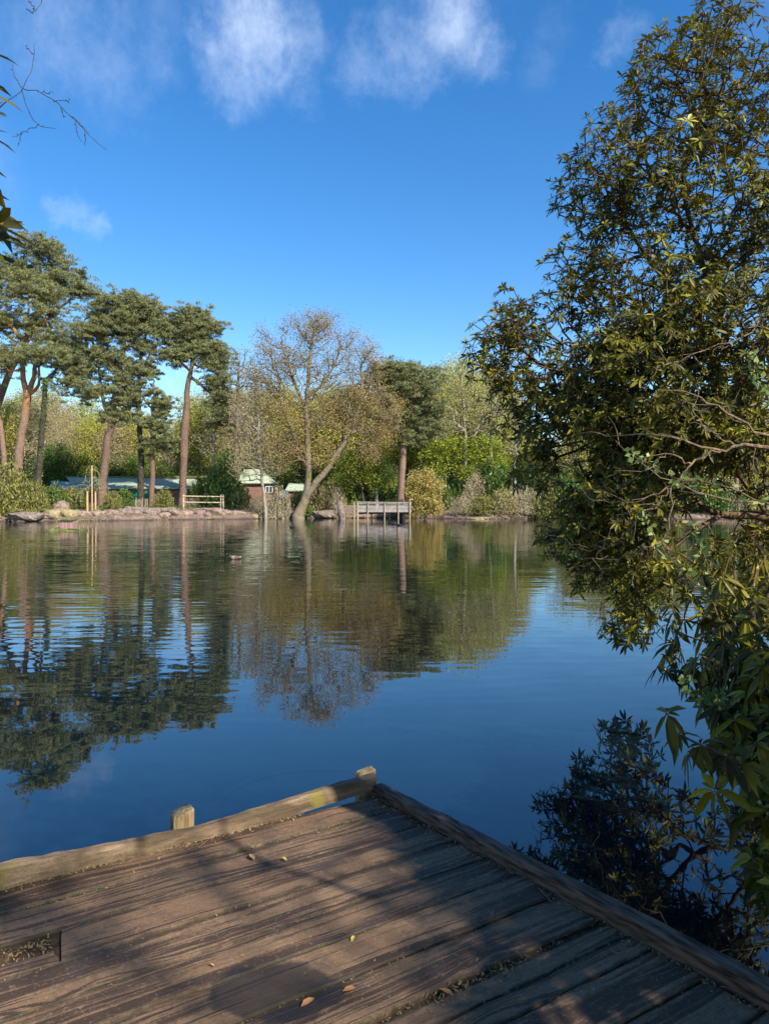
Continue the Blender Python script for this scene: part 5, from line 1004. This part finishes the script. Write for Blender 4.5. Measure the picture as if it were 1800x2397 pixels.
# left-hand bush: only its outermost leaves reach into the picture
rng = np.random.default_rng(78)
edge = np.array([W(p[0] - 16, p[1], p[2]) for p in [(-22, 120, 2.3), (-40, 60, 2.35), (-18, 215, 2.2), (-10, 255, 2.3), (-30, 310, 2.3), (-35, 180, 2.3), (-45, 380, 2.4), (-14, 490, 2.1), (5, 530, 2.0), (-12, 565, 2.0), (-30, 590, 2.1), (-30, 450, 2.2), (-6, 545, 2.15), (-12, 1455, 2.5), (-30, 1290, 2.6)]])
q = vol([((-2.3, 2.2, 2.9), (.8, .7, 1.1)), ((-2.5, 1.7, 1.6), (.8, .7, .8))], 240, rng); px_ = 900 + q[:, 0] / q[:, 1] * F; q = q[px_ < -70]
base = np.array([-2.5, .9, .2]); tr = [(spline(np.array([base, base + (0, .6, 1.0), base + (.1, 1.0, 2.2)]), 10), np.linspace(.05, .02, 10))]
rhodo('rhododendron at the left edge of the picture, dark pointed leaves poking into the frame', tr, np.vstack([q, edge]), np.array([-2.4, 1.9, 2.2]), 79, k=9, L=.115, buds=.5)
# bare drooping birch twig, top left
base = np.array([-6.0, 5.6, .5]); base[2] = gz(-9.0, 2.0)
bt = empty('birch_sapling', (-9.0, 2.0, base[2]), 'bare thin birch twigs hanging in the sky at the upper left', 'birch'); o = np.array([-9., 2., base[2]]); b = MB(); Yt = 7.0
T1 = spline(np.array([o + (0, 0, -.1), o + (.6, 1, 3), o + (1.8, 3, 5.6), W(-160, 360, Yt), W(-50, 290, Yt), W(20, 232, Yt)]), 24); b.tube(T1, np.linspace(.05, .0035, 24), 6); b.build('trunk', M['dark_bark'], bt, origin=o)
b = MB(); rng = np.random.default_rng(81)
TW = [[(20, 232), (52, 205), (78, 150), (80, 100)], [(78, 126), (66, 112), (58, 105)], [(52, 206), (90, 213), (125, 235), (165, 270), (200, 310), (250, 350)], [(52, 206), (62, 250), (90, 290), (130, 300)], [(92, 290), (55, 305), (30, 320)], [(50, 310), (42, 340)], [(165, 270), (190, 290), (208, 315)],
      [(125, 235), (150, 233), (164, 232)], [(176, 280), (182, 310), (192, 330)], [(52, 205), (35, 180), (27, 150)], [(100, 215), (124, 215)], [(142, 250), (153, 274)], [(62, 18), (78, 30), (98, 4)], [(68, 0), (78, 12), (84, 26)], [(98, 4), (97, -40), (60, -120)], [(200, 310), (198, 340)], [(60, -120), (-60, -100), (-200, -60), (-230, 150), (-160, 360)]]
for p in TW:
    A = spline(np.array([W(x, y, Yt) for x, y in p]), 12); A[1:-1] += rng.normal(0, .006, (10, 3)); b.tube(A, np.linspace(.0042, .0022, 12), 4)
    for k in range(2, 11, 3): b.tube([A[k], A[k] + rng.normal(0, .012, 3)], [.003, .0015], 4)
b.build('twigs', M['dark_bark'], bt, origin=o)
# alder / sallow shoots with opening leaves in front of the big rhododendron
rng = np.random.default_rng(83); Ya = 4.6
sw = empty('sallow', (4.4, 4.4, gz(4.4, 4.4)), 'slender sallow shoots with small pale green leaves crossing in front of the rhododendron', 'sallow'); o = np.array(sw.location); b = MB(); lf = []; bare = MB()
b.tube(spline(np.array([o + (0, 0, -.2), W(2350, 1400, Ya), W(1990, 1180, Ya)]), 10), np.linspace(.05, .022, 10), 7)
SHOOT = [[(1990, 1180), (1860, 1200), (1700, 1140), (1560, 1110), (1480, 1060)], [(1990, 1300), (1800, 1450), (1660, 1390), (1560, 1290), (1500, 1200)], [(1990, 1080), (1850, 980), (1780, 900), (1760, 830)], [(1990, 1500), (1830, 1500), (1700, 1400), (1640, 1290), (1620, 1230)],
         [(1990, 1750), (1830, 1790), (1760, 1720), (1700, 1680), (1640, 1640), (1600, 1590)], [(1700, 1680), (1690, 1640), (1660, 1640)], [(1990, 1480), (1870, 1640), (1800, 1700), (1760, 1640), (1720, 1560)]]
b.tube(spline(np.array([W(1990, 1180, Ya), W(2010, 1450, Ya * .95), W(2000, 1750, Ya * .8)]), 12), .012, 6); b.tube(spline(np.array([W(1990, 1180, Ya), W(2000, 1120, Ya), W(1990, 1080, Ya)]), 5), .012, 6)
for p in SHOOT:
    d_ = Ya * (.8 if p[0][1] > 1600 else 1.0) ; n = 26; A = spline(np.array([W(x, y, d_) for x, y in p]), n); A[1:-1] += rng.normal(0, .006, (n - 2, 3)); b.tube(A, np.linspace(.009, .0025, n), 5); lf.append(np.repeat(A[6:], 4, 0) + rng.normal(0, .022, ((n - 6) * 4, 3)))
b.build('stems', M['rhodo_bark'], sw, origin=o); V, Q, va = bits(np.vstack(lf), rng, .045, .75, .5); mesh('foliage', V, Q, None, M['sap_leaf'], sw, var=va, origin=o)
bb = empty('dead_sapling', tuple(W(1960, 1100, 6.2)), 'leafless tan sapling reaching out in front of the rhododendron at the right edge', 'dead sapling'); o = np.array(bb.location); b = MB()
BR = [[(1960, 1075, 18), (1800, 1045, 14), (1680, 1052, 9), (1560, 1025, 6), (1400, 1012, 3)], [(1960, 1075, 14), (1780, 1010, 9), (1700, 960, 7), (1640, 930, 4), (1560, 905, 3)], [(1690, 1052, 8), (1620, 1085, 7), (1570, 1140, 6), (1480, 1175, 4), (1400, 1170, 3)], [(1620, 1085, 6), (1560, 1065, 4), (1500, 1110, 3), (1440, 1140, 2)],
      [(1960, 1200, 8), (1800, 1182, 6), (1640, 1150, 5), (1520, 1100, 3), (1440, 1030, 2)], [(1570, 1140, 5), (1530, 1190, 4), (1450, 1205, 2)], [(1740, 1050, 6), (1660, 1010, 4), (1620, 950, 3)], [(1960, 1075, 9), (1930, 880, 7), (1800, 770, 5), (1740, 790, 5), (1700, 800, 3), (1600, 830, 2)], [(1570, 1140, 5), (1560, 1250, 5), (1500, 1290, 4), (1400, 1310, 3), (1320, 1295, 2)], [(1530, 1190, 5), (1500, 1200, 5), (1440, 1270, 4), (1370, 1280, 3), (1290, 1250, 2)], [(1480, 1175, 4), (1440, 1230, 4), (1390, 1310, 3), (1350, 1330, 2)]]
e_ = np.array([5.6, 5.3, -.3]); b.tube(spline(np.array([e_, W(2080, 1350, 6.3), W(1975, 1180, 6.4), W(1960, 1075, 6.4)]), 16), np.linspace(.06, .03, 16), 7)
for p in BR:
    n = 20; dd = 6.4; A = spline(np.array([(*W(x, y, dd + (0 if x > 1500 else (1500 - x) / 150)), w_ * dd / F / 2) for x, y, w_ in p]), n); A[1:-1, :3] += rng.normal(0, .012, (n - 2, 3)); b.tube(A[:, :3], np.maximum(A[:, 3] * .68, .003), 6)
    for k in range(6, n, 3): e = A[k, :3] + rng.normal(0, .12, 3) + (A[k, :3] - A[k - 2, :3]); b.tube(spline(np.array([A[k, :3], (A[k, :3] + e) / 2 + rng.normal(0, .03, 3), e]), 6), np.linspace(.004, .002, 6), 4)
b.build('twigs', M['tan_bark'], bb, origin=o)
print('meshes done')
